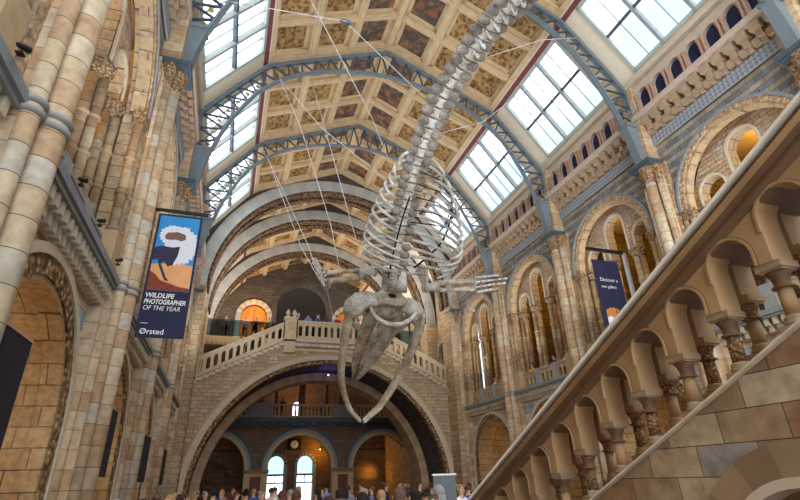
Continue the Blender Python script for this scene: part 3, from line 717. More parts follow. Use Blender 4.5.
def stair_column(y, x, dz, patt):
    T = capz(y)+dz; B = strz(y)+dz
    c = ob('column', MB().lathe([(.045, B+.085), (.04, T-.155)], (x, y, 0), 14), ['stairc' if patt else 'stair'], st)
    m = MB(); m.box((x-.08, y-.08, T-.042), (x+.08, y+.08, T)); m.box((x-.07, y-.07, T-.054), (x+.07, y+.07, T-.042)); ob('abacus', m, ['abac' if dz == 0 else 'stair'], c)
    m = MB(); m.lathe([(.045, T-.16), (.062, T-.157), (.062, T-.145), (.044, T-.14), (.046, T-.11), (.056, T-.08), (.072, T-.054)], (x, y, 0), 12); ob('capital', m, ['rail' if dz == 0 else 'stairc'], c)
    m = MB(); m.box((x-.07, y-.07, B-.12), (x+.07, y+.07, B+.03)); m.lathe([(.068, B+.03), (.068, B+.05), (.056, B+.056), (.062, B+.072), (.054, B+.084), (.044, B+.09)], (x, y, 0), 14); ob('base', m, ['abac' if dz == 0 else 'stair'], c)
for i, y in enumerate(ys):
    stair_column(y, 3.07, 0, i % 2 == 1)
    stair_column(y, 3.31, .13, i % 2 == 0)
m = MB()
for i in range(20):
    y = 7.6-i*.37; z = FL+.165*i; m.box((3.5, y-.37, FL), (8.1, y, z+.165))
ob('steps', m, ['greyst'], st)
ob('newel', MB().box((2.88, 7.2, FL), (3.52, 7.75, -.4)), ['rail'], st)

# ------------------------------------------------------------------ whale skeleton
wh = empty('whale_skeleton', (6.1, 18.7, 7.0), label='suspended blue whale skeleton diving head down with open jaws', cat='whale skeleton')
wh['kind'] = 'thing'
WM = Matrix.Translation((-6.1, -18.7, -7.0))
def wob(name, mb, mats, parent=None):
    if parent is None: mb.v = [(x-6.1, y-18.7, z-7.0) for x, y, z in mb.v]; return ob(name, mb, mats, wh)
    mb.v = [(x-6.1, y-18.7, z-7.0) for x, y, z in mb.v]; return ob(name, mb, mats, parent)
SP = [Vector(p) for p in [(6.02, 18.85, 6.75), (6.08, 18.62, 7.5), (6.1, 18.12, 8.5), (6.1, 17.35, 9.6), (6.15, 16.35, 10.75), (6.25, 15.28, 11.83), (6.4, 14.05, 12.8), (6.6, 12.9, 13.5), (6.9, 11.6, 13.95), (7.15, 10.2, 14.15), (7.5, 8.6, 13.95), (7.8, 7.2, 13.6), (8.0, 6.0, 13.1)]]
def cat(P, t):
    n = len(P)-1; i = min(int(t), n-1); f = t-i
    a, b, c, d = P[max(i-1, 0)], P[i], P[i+1], P[min(i+2, n)]
    return .5*((2*b)+(c-a)*f+(2*a-5*b+4*c-d)*f*f+(3*b-a-3*c+d)*f**3)
dense = [cat(SP, k*(len(SP)-1)/600) for k in range(601)]
arc = [0]
for a, b in zip(dense, dense[1:]): arc.append(arc[-1]+(b-a).length)
def at(s):
    s = max(0, min(s, arc[-1]-1e-4))
    import bisect
    i = max(0, bisect.bisect_right(arc, s)-1); f = (s-arc[i])/max(1e-6, arc[i+1]-arc[i]) if i < 600 else 0
    p = dense[i].lerp(dense[min(i+1, 600)], f); t = (dense[min(i+3, 600)]-dense[max(i-3, 0)]).normalized()
    lat = t.cross(Vector((0, 0, 1))); lat = Vector((1, 0, 0)) if lat.length < .1 else lat.normalized()
    if lat.x < 0: lat = -lat
    dor = lat.cross(t); dor = dor if dor.y > 0 and dor.z > -.2 or dor.z > .3 else -dor
    return p, t, lat, dor          # tailward tangent, right, dorsal
s = .15; VS = []
while s < arc[-1]-.1:
    k = len(VS); sp = .16 if k < 7 else .37 if k < 22 else .43 if k < 37 else .40
    VS.append((s+sp/2, sp, k)); s += sp
for s, sp, k in VS:
    p, t, la, do = at(s)
    W = lambda a, b, c: p+t*a+la*b+do*c
    tail = max(0, (k-36)/14); r = (.25 if k < 7 else .2+.012*(k-7) if k < 14 else .22)*(1-.3*tail)
    m = MB(); hl = sp*.40
    m.tube([W(-hl, 0, 0), W(-hl*.75, 0, 0), W(-hl*.3, 0, 0), W(hl*.3, 0, 0), W(hl*.75, 0, 0), W(hl, 0, 0)], [r*.93, r, r*.8, r*.8, r, r*.93], 12, 0, 1, do)
    v = wob('vertebra', m, ['bonew' if k > 6 else 'bone'])
    m = MB()
    hs = (.16 if k < 7 else .38+.02*(k-7) if k < 22 else .7)*(1-.55*tail)
    m.tube([W(0, 0, r*.7), W(.03, 0, r+hs*.4), W(.09, 0, r+hs*.8), W(.12, 0, r+hs)], [.13, .1, .12, .1], 8, 0, .35, t)
    for sd in (-1, 1):
        lt = (.25 if k < 7 else .36 if k < 22 else .4)*(1-.6*tail)
        m.tube([W(0, sd*r*.55, -.02), W(.0, sd*(r+lt*.35), -.04), W(.02, sd*(r+lt*.75), -.04), W(.03, sd*(r+lt*.95), -.04)], [.15, .2, .19, .1] if k > 21 else [.12, .15, .15, .09], 10, 0, .62, t)
        m.tube([W(-hl*.6, sd*r*.5, r*.85), W(-hl*1.2, sd*r*.62, r*1.25)], [.07, .05], 6, 0)
    wob('process', m, ['boneg'], v)
    if 30 < k < 48:
        m = MB(); h = .42*(1-.5*(k-30)/18)
        for sd in (-1, 1): m.tube([W(sp*.5, sd*.12, -r*.9), W(sp*.5, sd*.07, -r-h*.5), W(sp*.55, 0, -r-h)], [.045, .055, .07], 6, 0, .6)
        wob('chevron', m, ['bonew'], v)
    if 7 <= k < 22:
        i = k-7; L1 = [.95, 1.3, 1.55, 1.7, 1.78, 1.82, 1.8, 1.76, 1.7, 1.6, 1.5, 1.38, 1.24, 1.1, .9][i]; th = [2.0, 2.5, 2.75, 2.85, 2.85, 2.8, 2.7, 2.6, 2.5, 2.35, 2.2, 2.05, 1.9, 1.75, 1.5][i]
        for sd in (-1, 1):
            m = MB(); P = []
            for j in range(13):
                a = th*j/12; P.append(p+la*sd*(.14+L1*math.sin(a*.98)*.98)+do*(.08-L1*1.02*(1-math.cos(a)))+t*((.12 if i < 3 else -.55)*(j/12)**1.3))
            m.tube(P, [.06, .072, .075, .072, .07, .068, .068, .068, .07, .074, .074, .066, .04], 8, 0, .75)
            wob('rib', m, ['bonew'])
# skull
B = Vector((6.02, 18.8, 6.9)); T = Vector((5.36, 22.6, 4.26))
fw = (T-B).normalized(); la = fw.cross(Vector((0, 0, 1))).normalized(); up = la.cross(fw)
K = lambda a, b, c: B+fw*a+la*b+up*c
m = MB()
import mathutils
def blob(m, c, rx, ry, rz, n=14, mi=0, wob_=.08, ph=0):   # lumpy ellipsoid in skull axes (forward, lateral, up)
    prof = []; vs = []; rows = 9
    for i in range(rows+1):
        a = PI*i/rows
        for j in range(n):
            b = 2*PI*j/n; x, y, z = math.cos(a), math.sin(a)*math.cos(b), math.sin(a)*math.sin(b)
            w = 1+wob_*math.sin(3*b+ph)*math.sin(2*a+ph)+wob_*math.cos(5*a+ph*2)
            vs.append(K(c[0]+rx*x*w, c[1]+ry*y*w, c[2]+rz*z*w))
    m.add(vs, [(i*n+j, i*n+(j+1) % n, (i+1)*n+(j+1) % n, (i+1)*n+j) for i in range(rows) for j in range(n)], mi, True)
blob(m, (.35, 0, .12), .75, .95, .42, ph=.4); blob(m, (.0, .42, .05), .4, .36, .34, ph=1); blob(m, (.0, -.42, .05), .4, .36, .34, ph=2)
skull = wob('cranium', m, ['bone'])
for sd in (-1, 1):
    m = MB()
    m.tube([K(.1, sd*.55, .05), K(.12, sd*.95, .08), K(.22, sd*1.3, .02), K(.45, sd*1.52, -.12), K(.72, sd*1.55, -.2), K(.86, sd*1.45, -.22)], [.32, .38, .42, .46, .4, .22], 12, 0, .85)
    m.tube([K(.5, sd*1.4, -.1), K(1.0, sd*1.35, .05), K(1.45, sd*1.15, .1), K(1.6, sd*.9, .08)], [.2, .13, .14, .2], 10, 0, .7)
    wob('cheek_process', m, ['bonew'], skull)
    m = MB(); blob(m, (-.12, sd*.2, -.14), .16, .15, .14, 10, 0, .03); wob('condyle', m, ['bonew'], skull)
m = MB(); blob(m, (-.2, 0, .02), .2, .24, .13, 12, 0, .02); wob('spinal_opening', m, ['hole'], skull)  # solid near-black lump, shade of the opening put into its colour
m = MB(); m.tube([K(-.1, -.5, -.2), K(-.16, -.2, -.32), K(-.16, .2, -.32), K(-.1, .5, -.2)], [.1, .12, .12, .1], 8, 0, .7); wob('skull_base', m, ['bone'], skull)
LT = (T-B).length
for sd in (-1, 1):
    m = MB(); rows = 16; n = 10; vs = []
    for i in range(rows+1):
        f = i/rows; a = .55+(LT-.55)*f; wi = (.98-.25*f-.66*f**2.6) if f < 1 else .07; th = .30*(1-f)+.05
        inn = .05+.04*(1-f)
        for j in range(n):
            b = 2*PI*j/n; y = inn+(wi-inn)*(.5+.5*math.cos(b)); drop = -.34*((y-inn)/max(.05, wi-inn))**2*(1-f*.6)
            vs.append(K(a, sd*y, .12*(1-f)+drop+th*.5*math.sin(b)+.015*math.sin(17*y+3*a)))
    m.add(vs, [(i*n+j, i*n+(j+1) % n, (i+1)*n+(j+1) % n, (i+1)*n+j) for i in range(rows) for j in range(n)], 0, True)
    wob('upper_jaw', m, ['bone'], skull)
    m = MB(); m.tube([K(.6, sd*.16, .02), K(1.8, sd*.13, -.06), K(3.0, sd*.1, -.06), K(LT+.06, sd*.07, 0)], [.13, .11, .08, .04], 8, 0, .8); wob('palate_ridge', m, ['bone'], skull)
ML = [(4.36, 18.75, 6.75), (4.25, 19.3, 5.68), (4.24, 20, 4.51), (4.43, 20.7, 3.7), (4.81, 21.2, 2.96), (5.1, 21.37, 2.62), (5.42, 21.5, 2.35)]
MR = [(7.5, 18.75, 6.45), (7.39, 19.3, 5.65), (7.15, 19.9, 4.78), (6.76, 20.6, 3.83), (6.24, 21.2, 2.94), (5.9, 21.37, 2.62), (5.57, 21.5, 2.31)]
for P, nm in ((ML, 'left'), (MR, 'right')):
    Q = [Vector(p) for p in P]; Q = [cat(Q, i*(len(Q)-1)/24) for i in range(25)]
    m = MB(); m.tube(Q, [.2+.17*min(1, i/3)-.0 if i < 3 else .37-.2*((i-3)/21)**.8 for i in range(25)], 14, 0, .5, (0, .65, .75))
    m.tube([Q[1], Q[2]+Vector((0, .3, .45)), Q[3]+Vector((0, .45, .62))], [.2, .14, .06], 8, 0, .5)
    wob('mandible', m, ['bone'])
m = MB(); H = [Vector(p) for p in [(5.1, 18.55, 6.5), (5.24, 18.5, 6.15), (5.55, 18.45, 5.88), (6.0, 18.42, 5.76), (6.5, 18.45, 5.86), (6.9, 18.5, 6.14), (7.1, 18.55, 6.42)]]
m.tube([cat(H, i*6/18) for i in range(19)], [.06+.05*math.sin(PI*i/18) for i in range(19)], 8); wob('hyoid_bone', m, ['bonew'])
m = MB(); m.tube([(6.1, 17.6, 6.9), (6.1, 17.35, 7.2), (6.1, 17.1, 7.6)], [.3, .22, .1], 10, 0, .3, (1, 0, 0)); wob('breastbone', m, ['bonew'])
# flippers
for P, sh in ([(5.25, 18.50, 8.11), (4.51, 18.35, 7.84), (3.87, 18.10, 7.58), (3.11, 17.75, 7.33), (2.74, 17.45, 7.46), (2.40, 17.10, 7.74)], -1), ([(7.55, 18.55, 7.6), (8.22, 18.7, 7.73), (8.91, 18.8, 7.93), (10.13, 19.0, 8.12), (11.22, 19.2, 8.39), (12.36, 19.4, 8.74)], 1):
    P = [Vector(p) for p in P]; ax = (P[3]-P[1]).normalized(); wd = ax.cross(Vector((0, 1, .2))).normalized()
    fl = empty('flipper', P[0]-Vector((6.1, 18.7, 7.0))); fl.parent = wh
    off = P[0]
    def fob(name, m, mat): m.v = [(x-off.x, y-off.y, z-off.z) for x, y, z in m.v]; return ob(name, m, [mat], fl)
    m = MB(); q = P[0]
    fan = [q+Vector((sh*.1, -.1, -.3)), q+Vector((-sh*.05, -.5, .75)), q+Vector((-sh*.15, .0, 1.15)), q+Vector((-sh*.1, .55, .95)), q+Vector((sh*.12, .1, -.2))]
    nn = Vector((.1, 0, 0)); m.add([v-nn*.6 for v in fan]+[v+nn*.6 for v in fan], [(4, 3, 2, 1, 0), (5, 6, 7, 8, 9)]+[(i, (i+1) % 5, 5+(i+1) % 5, 5+i) for i in range(5)]); fob('shoulder_blade', m, 'bonew')
    m = MB(); m.tube([P[0], P[0].lerp(P[1], .3), P[0].lerp(P[1], .7), P[1]], [.25, .19, .2, .24], 10); fob('upper_arm', m, 'bonew')
    for o_, r_ in ((.17, .13), (-.15, .1)):
        m = MB(); m.tube([P[1]+wd*o_, P[1].lerp(P[3], .2)+wd*o_, P[1].lerp(P[3], .5)+wd*o_*1.1, P[1].lerp(P[3], .82)+wd*o_, P[3]+wd*o_*1.2], [r_*1.2, r_*.9, r_*.85, r_, r_*1.3], 8); fob('forearm_bone', m, 'bone')
    m = MB()
    for i in range(6): c = P[3]+ax*(.1+.12*(i % 2))+wd*(-.2+.08*i); m.lathe([(.03, -.05), (.07, 0), (.03, .05)], c, 7)
    fob('wrist_bones', m, 'bonew')
    for d in range(4):
        sp_ = (-.34, -.12, .11, .34)[d]; e = P[5].lerp(P[4], (.55, .1, 0, .45)[d])+wd*sp_*.9
        a = P[3]+ax*.22+wd*sp_; n = (4, 6, 6, 4)[d]; m = MB()
        for i in range(n):
            u, v = a.lerp(e, i/n), a.lerp(e, (i+.82)/n); m.tube([u, u.lerp(v, .3), u.lerp(v, .7), v], [.075-.005*i, .05, .05, .068-.005*i], 6)
        fob('finger_bones', m, 'bonew')
# steel armature carrying the ribs
for P, r in (([(5.95, 15.6, 10.25), (5.86, 16.4, 9.57), (5.75, 17.2, 8.57), (5.68, 17.9, 7.6)], .035), ([(8.0, 16.2, 11.25), (8.14, 16.4, 10.29), (7.89, 17.2, 9.16), (6.86, 17.9, 8.17)], .045), ([(7.7, 15.6, 11.3), (7.9, 15.9, 10.3), (7.75, 16.4, 9.6)], .03)):
    Q = [Vector(p) for p in P]; m = MB(); m.tube([cat(Q, i*(len(Q)-1)/16) for i in range(17)], r, 6); wob('steel_support', m, ['blackm'])
m = MB()
for z, x in ((11.0, 8.05), (10.6, 8.1), (10.2, 8.12), (9.8, 8.05), (9.4, 7.95)):
    m.tube([(6.4, 16.8-(z-9.4)*.9, z+.35), (7.3, 16.5-(z-9.4)*.6, z+.2), (x, 16.3, z), (x+.12, 16.35, z-.15), (x, 16.4, z-.25)], .03, 6)
wob('steel_hoop', m, ['blackm'])
# suspension cables
CB = [([(-2.0, 11.45, 13.6), (2.28, 11.3, 13.9), (6.4, 13.6, 13.2)], 'with a turnbuckle, from left roof rib to the back'),
      ([(0.2, 9.8, 14.2), (4.0, 14.2, 12.6), (6.1, 16.6, 10.6)], 'long thin, crossing the ceiling from upper left to the ribcage'),
      ([(0.57, 17.35, 16.6), (1.61, 17.35, 14.21), (3.15, 17.5, 9.53), (3.76, 17.9, 7.2)], 'from the second rib down to the left forearm'),
      ([(0.6, 17.35, 16.6), (2.5, 16.9, 13.9), (6.05, 16.4, 10.8)], 'from the second rib slanting to the spine'),
      ([(0.47, 23.4, 16.6), (2.29, 20, 9.59), (3.2, 18.4, 6.98), (3.25, 17.8, 6.95)], 'left of a pair, from the third rib to the left wrist'),
      ([(0.49, 23.4, 16.6), (2.44, 18.5, 8.91), (2.48, 17.2, 7.62)], 'right of a pair, from the third rib to the left finger tips'),
      ([(3.07, 17.7, 6.98), (5.9, 30.24, 9.3)], 'low, from the left flipper back to the bridge balustrade'),
      ([(2.0, 17.35, 16.9), (4.15, 18, 9.93), (4.85, 18.3, 7.9)], 'steep, from the second rib to the left shoulder'),
      ([(13.1, 11.4, 16.9), (10.28, 11.4, 15.79), (7.0, 11.9, 14.0)], 'bright, from the right roof rib to the tail'),
      ([(12.9, 11.5, 16.7), (9.07, 14.6, 13.91), (6.5, 14.6, 12.6)], 'from the right roof rib to the lower back')]
for P, nm in CB:
    m = MB(); m.tube(P, .016, 5)
    o = ob('suspension_cable', m, ['wire'], label='pale cable, '+nm, cat='cable')
    if 'turnbuckle' in nm: q = MB(); q.tube([(2.1, 11.3, 13.9), (2.2, 11.3, 13.9), (2.4, 11.31, 13.89), (2.5, 11.32, 13.88)], [.03, .08, .08, .03], 8); ob('turnbuckle', q, ['steel'], o)

# ------------------------------------------------------------------ banners
def text(body, size, mat, parent, loc, rot=(PI/2, 0, 0), bold=0, shear=0, xs=1):
    c = bpy.data.curves.new('lettering', 'FONT'); c.body = body; c.size = size; c.offset = bold; c.shear = shear; c.extrude = .002; c.materials.append(M[mat])
    tmp = bpy.data.objects.new('tmp', c); COL.objects.link(tmp); me = bpy.data.meshes.new_from_object(tmp.evaluated_get(bpy.context.evaluated_depsgraph_get())); bpy.data.objects.remove(tmp); me.name = 'lettering'; o = bpy.data.objects.new('lettering', me); COL.objects.link(o); o.parent = parent; o.location = loc; o.rotation_euler = rot; o.scale = (xs, 1, 1); return o
def flat(name, pts, y, mat, parent, d=.003): return ob(name, MB().prism(pts, y-d, y, ID2), [mat], parent)
ID2 = lambda u, d, z: (u, d, z)
wb = empty('exhibition_banner', (-1.64, 11.72, 4.56), label='wildlife photographer banner with a white crested bird, hung from the left pier', cat='banner')
ob('fabric', MB().box((-.5, -.012, -1.55), (.5, .012, 1.55)), ['ban'], wb)
ob('hanging_rail', MB().box((-.6, -.03, 1.62), (.62, .03, 1.69)), ['blackm'], wb)
for x in (-.3, .3): ob('hanging_strap', MB().bar((x, 0, 1.5), (x, 0, 1.66), .015), ['blackm'], wb)
ph = flat('photo_print', [(-.45, -.45), (.45, -.45), (.45, 1.5), (-.45, 1.5)], -.013, 'sky1', wb)
rg = random.Random(3)
def jag(cx, cz, rx, rz, n, j): return [(cx+rx*math.cos(2*PI*i/n)*(1+(j if i % 2 else -j)*rg.random()), cz+rz*math.sin(2*PI*i/n)*(1+(j if i % 2 else -j)*rg.random())) for i in range(n)]
clampx = lambda P: [(max(-.448, min(.448, a)), b) for a, b in P]
flat('sunlit_ground', [(-.448, -.44), (.448, -.44), (.448, .22), (.1, .26), (-.448, .2)], -.017, 'sand', ph)
flat('white_crest', clampx(jag(.12, .72, .36, .5, 46, .12)), -.021, 'feather', ph); flat('white_crest', clampx(jag(-.1, .98, .3, .26, 36, .14)), -.0215, 'feather', ph)
flat('dark_plumage', clampx([(-.46, .62), (-.3, .68), (-.05, .66), (.1, .7), (.08, .45), (.0, .2), (-.1, .16), (-.2, .3), (-.28, .16), (-.34, .34), (-.46, .3)]), -.025, 'plume', ph)
flat('bird_head', [(-.28, .95), (-.22, 1.04), (0, 1.08), (.18, 1.02), (.2, .9), (.1, .84), (-.02, .88), (-.1, .86), (-.24, .86)], -.029, 'beak', ph)
flat('bird_leg', [(-.3, .2), (-.24, .2), (-.1, -.1), (-.02, -.2), (-.1, -.2), (-.16, -.1)], -.029, 'plume', ph)
flat('rock_edge', [(-.448, -.44), (.448, -.44), (.448, -.36), (.2, -.33), (0, -.26), (-.2, -.2), (-.32, -.06), (-.448, .02)], -.031, 'rock', ph)
text('WILDLIFE', .155, 'white', wb, (-.45, -.014, -.62), bold=.004, shear=.15, xs=.92)
text('PHOTOGRAPHER', .155, 'white', wb, (-.45, -.014, -.77), bold=.004, shear=.15, xs=.72)
text('OF THE YEAR', .15, 'white', wb, (-.45, -.014, -.92), shear=.15, xs=.86)
text('Ørsted', .17, 'white', wb, (-.42, -.014, -1.47), bold=.0015)
flat('white_rule', [(-.44, -1.235), (-.28, -1.235), (-.28, -1.222), (-.44, -1.222)], -.013, 'white', wb)
eb = empty('exhibition_banner', (13.3, 13.9, 6.2), label='navy gallery banner with a tiger, hung on a post above the right gallery', cat='banner')
ob('fabric', MB().box((-.62, -.012, -1.7), (.6, .012, 1.3)), ['ban'], eb)
m = MB(); m.box((-.75, -.05, 1.68), (1.1, .05, 1.8)); ob('hanging_rail', m, ['blackm'], eb)
m = MB(); m.box((.98, -.06, -2.2), (1.1, .06, 1.75)); ob('post', m, ['greyst'], eb)
text('Discover a', .21, 'white', eb, (-.42, -.014, .42), xs=.9); text('new gallery', .17, 'white', eb, (-.42, -.014, .15), xs=.9)
tg = flat('tiger_print', clampx(jag(-.12, -1.05, .45, .42, 30, .05)), -.014, 'tiger', eb)
flat('white_muzzle', clampx(jag(-.3, -1.2, .2, .22, 20, .1)), -.018, 'feather', tg)
for i in range(4): flat('dark_stripe', [(-.02+i*.1, -.75-i*.06), (.02+i*.1, -.72-i*.06), (.1+i*.08, -1.1-i*.05)], -.018, 'hole', tg)
flat('dark_nose', jag(-.34, -1.42, .12, .1, 14, .05), -.02, 'hole', tg)
for i, (y, z0, z1, hw, nm) in enumerate(((7.2, -.1, 1.8, .43, 'largest, nearest the camera'), (13.75, .27, 1.72, .45, 'second from the camera'), (20.3, .2, 1.66, .85, 'third from the camera'), (26.7, .12, 1.6, .9, 'smallest, furthest away'))):
    o = ob('hanging_banner', MB().box((-2.62, y-hw, z0), (-2.59, y+hw, z1)), ['ban2'], label='plain dark banner hanging in a lower arch of the left wall, '+nm, cat='banner')
    ob('rail', MB().box((-2.63, y-hw-.03, z1), (-2.58, y+hw+.03, z1+.04)), ['brownst'], o)
# information screen in the crowd
m = MB(); m.box((4.6, 11.4, FL), (5.15, 11.43, .06)); o = ob('display_screen', m, ['glassy'], label='upright glass display panel with a white top edge beside the staircase foot', cat='display panel'); ob('top_edge', MB().box((4.58, 11.38, .06), (5.17, 11.45, .1)), ['white'], o)

# spotlights
def spot(loc, aim, label, glowm=None):
    o = empty('spotlight', loc, label=label, cat='spotlight'); o.scale = (.62,)*3; d = (Vector(aim)-Vector(loc)).normalized()
    m = MB(); m.tube([-d*.1, -d*.07, d*.0, d*.1, d*.11], [.03, .05, .055, .065, .065], 12); ob('lamp_housing', m, ['blackm'], o)
    m = MB(); m.bar((0, 0, -.15), (0, 0, 0), .03); m.box((-.06, -.06, -.17), (.06, .06, -.15)); ob('bracket', m, ['blackm'], o)
    m = MB(); m.tube([d*.11, d*.114], [.058, .058], 12); ob('lens', m, [glowm or 'steel'], o)
for loc, nm in (((-2.42, 4.65, 4.16), 'at the top left corner of the photo'), ((-2.42, 7.2, 4.16), 'second from the camera'), ((-2.42, 8.5, 4.16), 'third from the camera'), ((-2.42, 10.2, 4.16), 'beside the banner pier')):
    spot(loc, (6, 18, 9), 'black spotlight on left gallery ledge, '+nm)
spot((5.9, 31.9, 6.3), (5.5, 20, 6), 'small violet spotlight glowing under the bridge arch behind the jaws', 'lampv')
spot((8.2, 47.2, 2.7), (8.2, 42, 2.5), 'warm spotlight on the entrance arch, right of the two windows', 'lampw')
spot((13.6, 47.2, 1.2), (12.6, 47.8, .5), 'warm wall lamp inside the right entrance arch', 'lampw')
spot((-1.2, 31.6, 3.7), (-.3, 31.2, 5.2), 'warm uplight inside the bridge arch, left haunch', 'lampw')
spot((12.9, 34.6, 2.9), (12.2, 34.2, 4.4), 'warm uplight inside the bridge arch, right haunch', 'lampw')

# ------------------------------------------------------------------ people
SK = plain('skin', (204, 160, 134), .55, 0, .1)
def cloth(n, c): return plain(n, c, .85, 0, .25, 8)
TOP = {'navy': (40, 52, 96), 'teal': (60, 150, 152), 'white': (226, 226, 222), 'black': (36, 34, 38), 'grey': (130, 132, 138), 'red': (150, 50, 48), 'light blue': (110, 150, 200), 'mustard': (206, 160, 70), 'pink': (214, 150, 160), 'olive': (92, 94, 66), 'blue': (52, 92, 160), 'purple': (96, 84, 130)}
TOPM = {k: cloth('top_'+k.replace(' ', '_'), v) for k, v in TOP.items()}
HAIR = {'black': (30, 26, 26), 'dark brown': (58, 42, 34), 'brown': (92, 70, 56), 'fair': (160, 130, 92), 'grey': (140, 138, 136), 'auburn': (92, 54, 40)}
HAIRM = {k: cloth('hair_'+k.replace(' ', '_'), v) for k, v in HAIR.items()}
TRM = [cloth('trousers_blue', (52, 62, 88)), cloth('trousers_dark', (42, 40, 44))]; SHM = cloth('shoes', (40, 36, 34))
def make_body(pose):
    J = {'pel': (0, 0, .95, .16, .12), 'wai': (0, 0, 1.1, .145, .1), 'che': (0, -.01, 1.32, .175, .115), 'nk': (0, .0, 1.48, .06, .06), 'hd0': (0, -.01, 1.56, .075, .085), 'hd1': (0, -.02, 1.66, .085, .1), 'hd2': (0, -.01, 1.74, .06, .07)}
    E = [('pel', 'wai'), ('wai', 'che'), ('che', 'nk'), ('nk', 'hd0'), ('hd0', 'hd1'), ('hd1', 'hd2')]
    for sd, n in ((-1, 'l'), (1, 'r')):
        J['hip'+n] = (sd*.1, 0, .88, .095, .1); J['kn'+n] = (sd*.1, -.01, .5, .06, .065); J['an'+n] = (sd*.1, .02, .09, .042, .05); J['to'+n] = (sd*.11, -.14, .035, .04, .03)
        J['sh'+n] = (sd*.19, 0, 1.4, .065, .065)
        if pose == 1 and sd == 1: el, wr, dr = (sd*.27, -.12, 1.24), (sd*.16, -.3, 1.48), Vector((-.15, -.35, .9))
        elif pose == 2: el, wr, dr = (sd*.27, -.08, 1.15), (sd*.16, -.3, 1.07), Vector((-sd*.2, -.95, 0))
        else: el, wr, dr = (sd*.25, .03, 1.13), (sd*.25, -.06, .9), Vector((0, -.15, -1))
        J['el'+n] = (*el, .042, .045); J['wr'+n] = (*wr, .027, .03)
        dr.normalize(); w = Vector(wr); sidev = dr.cross(Vector((0, 1, .3))).normalized()
        p = w+dr*.06; J['pa'+n] = (*p, .034, .02)
        E += [('pel', 'hip'+n), ('hip'+n, 'kn'+n), ('kn'+n, 'an'+n), ('an'+n, 'to'+n), ('che', 'sh'+n), ('sh'+n, 'el'+n), ('el'+n, 'wr'+n), ('wr'+n, 'pa'+n)]
        for k, (o_, ln) in enumerate(((-.034, .07), (-.012, .085), (.011, .08), (.032, .062))):
            a = p+sidev*o_+dr*.04; b = a+dr*ln*.9+Vector((0, -.012, 0)); J['f%d%s' % (k, n)] = (*a, .009, .009); J['g%d%s' % (k, n)] = (*b, .008, .008)
            E += [('pa'+n, 'f%d%s' % (k, n)), ('f%d%s' % (k, n), 'g%d%s' % (k, n))]
        a = w+dr*.03+sidev*-.035; b = a+dr*.05+sidev*-.025; J['t0'+n] = (*a, .01, .01); J['t1'+n] = (*b, .009, .009); E += [('wr'+n, 't0'+n), ('t0'+n, 't1'+n)]
    ks = list(J); me = bpy.data.meshes.new('body'); me.from_pydata([J[k][:3] for k in ks], [(ks.index(a), ks.index(b)) for a, b in E], [])
    o = bpy.data.objects.new('tmp', me); COL.objects.link(o); o.modifiers.new('s', 'SKIN'); sd_ = o.modifiers.new('u', 'SUBSURF'); sd_.levels = 1; sd_.render_levels = 1
    for i, k in enumerate(ks): me.skin_vertices[0].data[i].radius = J[k][3:]; me.skin_vertices[0].data[i].use_root = (i == 0)
    r = bpy.data.meshes.new_from_object(o.evaluated_get(bpy.context.evaluated_depsgraph_get())); bpy.data.objects.remove(o); bpy.data.meshes.remove(me)
    r.materials.clear()
    for q in (SK, TOPM['navy'], TRM[0], SHM): r.materials.append(q)
    hands = [Vector(J['wr'+n][:3]) for n in 'lr']
    for f in r.polygons:
        c = f.center; f.use_smooth = True
        near = min((c-h).length for h in hands)
        f.material_index = 0 if (c.z > 1.47 and abs(c.x) < .13 and not (pose == 1 and c.x > .1)) or near < .0 or (near < .19 and any((c-h).length < .19 and ((c-h).length > .02 and f.area < .0012) for h in hands)) else 1 if c.z > .93 else 2 if c.z > .1 else 3
    r.name = 'person'; return r
BODY = [make_body(p) for p in range(3)]
HM = []
for long in (0, 1, 2):
    m = MB(); n = 14; vs = []; rows = 8; z0 = -.3 if long == 1 else .0
    for i in range(rows+1):
        a = PI*.62*i/rows
        for j in range(n):
            b = 2*PI*j/n; x, y = math.sin(a)*math.cos(b), math.sin(a)*math.sin(b)
            rr = 1.0
            z = math.cos(a); front = max(0, -y)
            if front > .35 and z < .45: rr = .80
            vs.append((.108*x*rr, .02+.125*y*rr, 1.665+.125*z))
    m.add(vs, [(i*n+j, i*n+(j+1) % n, (i+1)*n+(j+1) % n, (i+1)*n+j) for i in range(rows) for j in range(n)], 0, True)
    if long == 1: m.tube([(0, .09, 1.66), (0, .12, 1.55), (0, .115, 1.42), (0, .11, 1.34)], [.075, .085, .08, .04], 12, 0, .5, (1, 0, 0))
    if long == 2: m.tube([(0, .11, 1.74), (0, .17, 1.76), (0, .2, 1.73)], [.03, .06, .03], 8)
    HM.append(m.mesh('hair', [SK]))
fm = MB()
fm.tube([(0, -.118, 1.665), (0, -.142, 1.63), (0, -.118, 1.622)], [.008, .016, .008], 6, 0)
for sd in (-1, 1):
    fm.lathe([(.004, -.012), (.012, 0), (.004, .012)], (sd*.033, -.108, 1.665), 6, mi=1); fm.tube([(sd*.088, .0, 1.67), (sd*.1, .01, 1.66), (sd*.09, .01, 1.625)], [.012, .02, .01], 6, 0)
fm.box((-.025, -.112, 1.59), (.025, -.104, 1.598), mi=2)
FACE = fm.mesh('face', [SK, HAIRM['black'], TOPM['red']])
used = {}
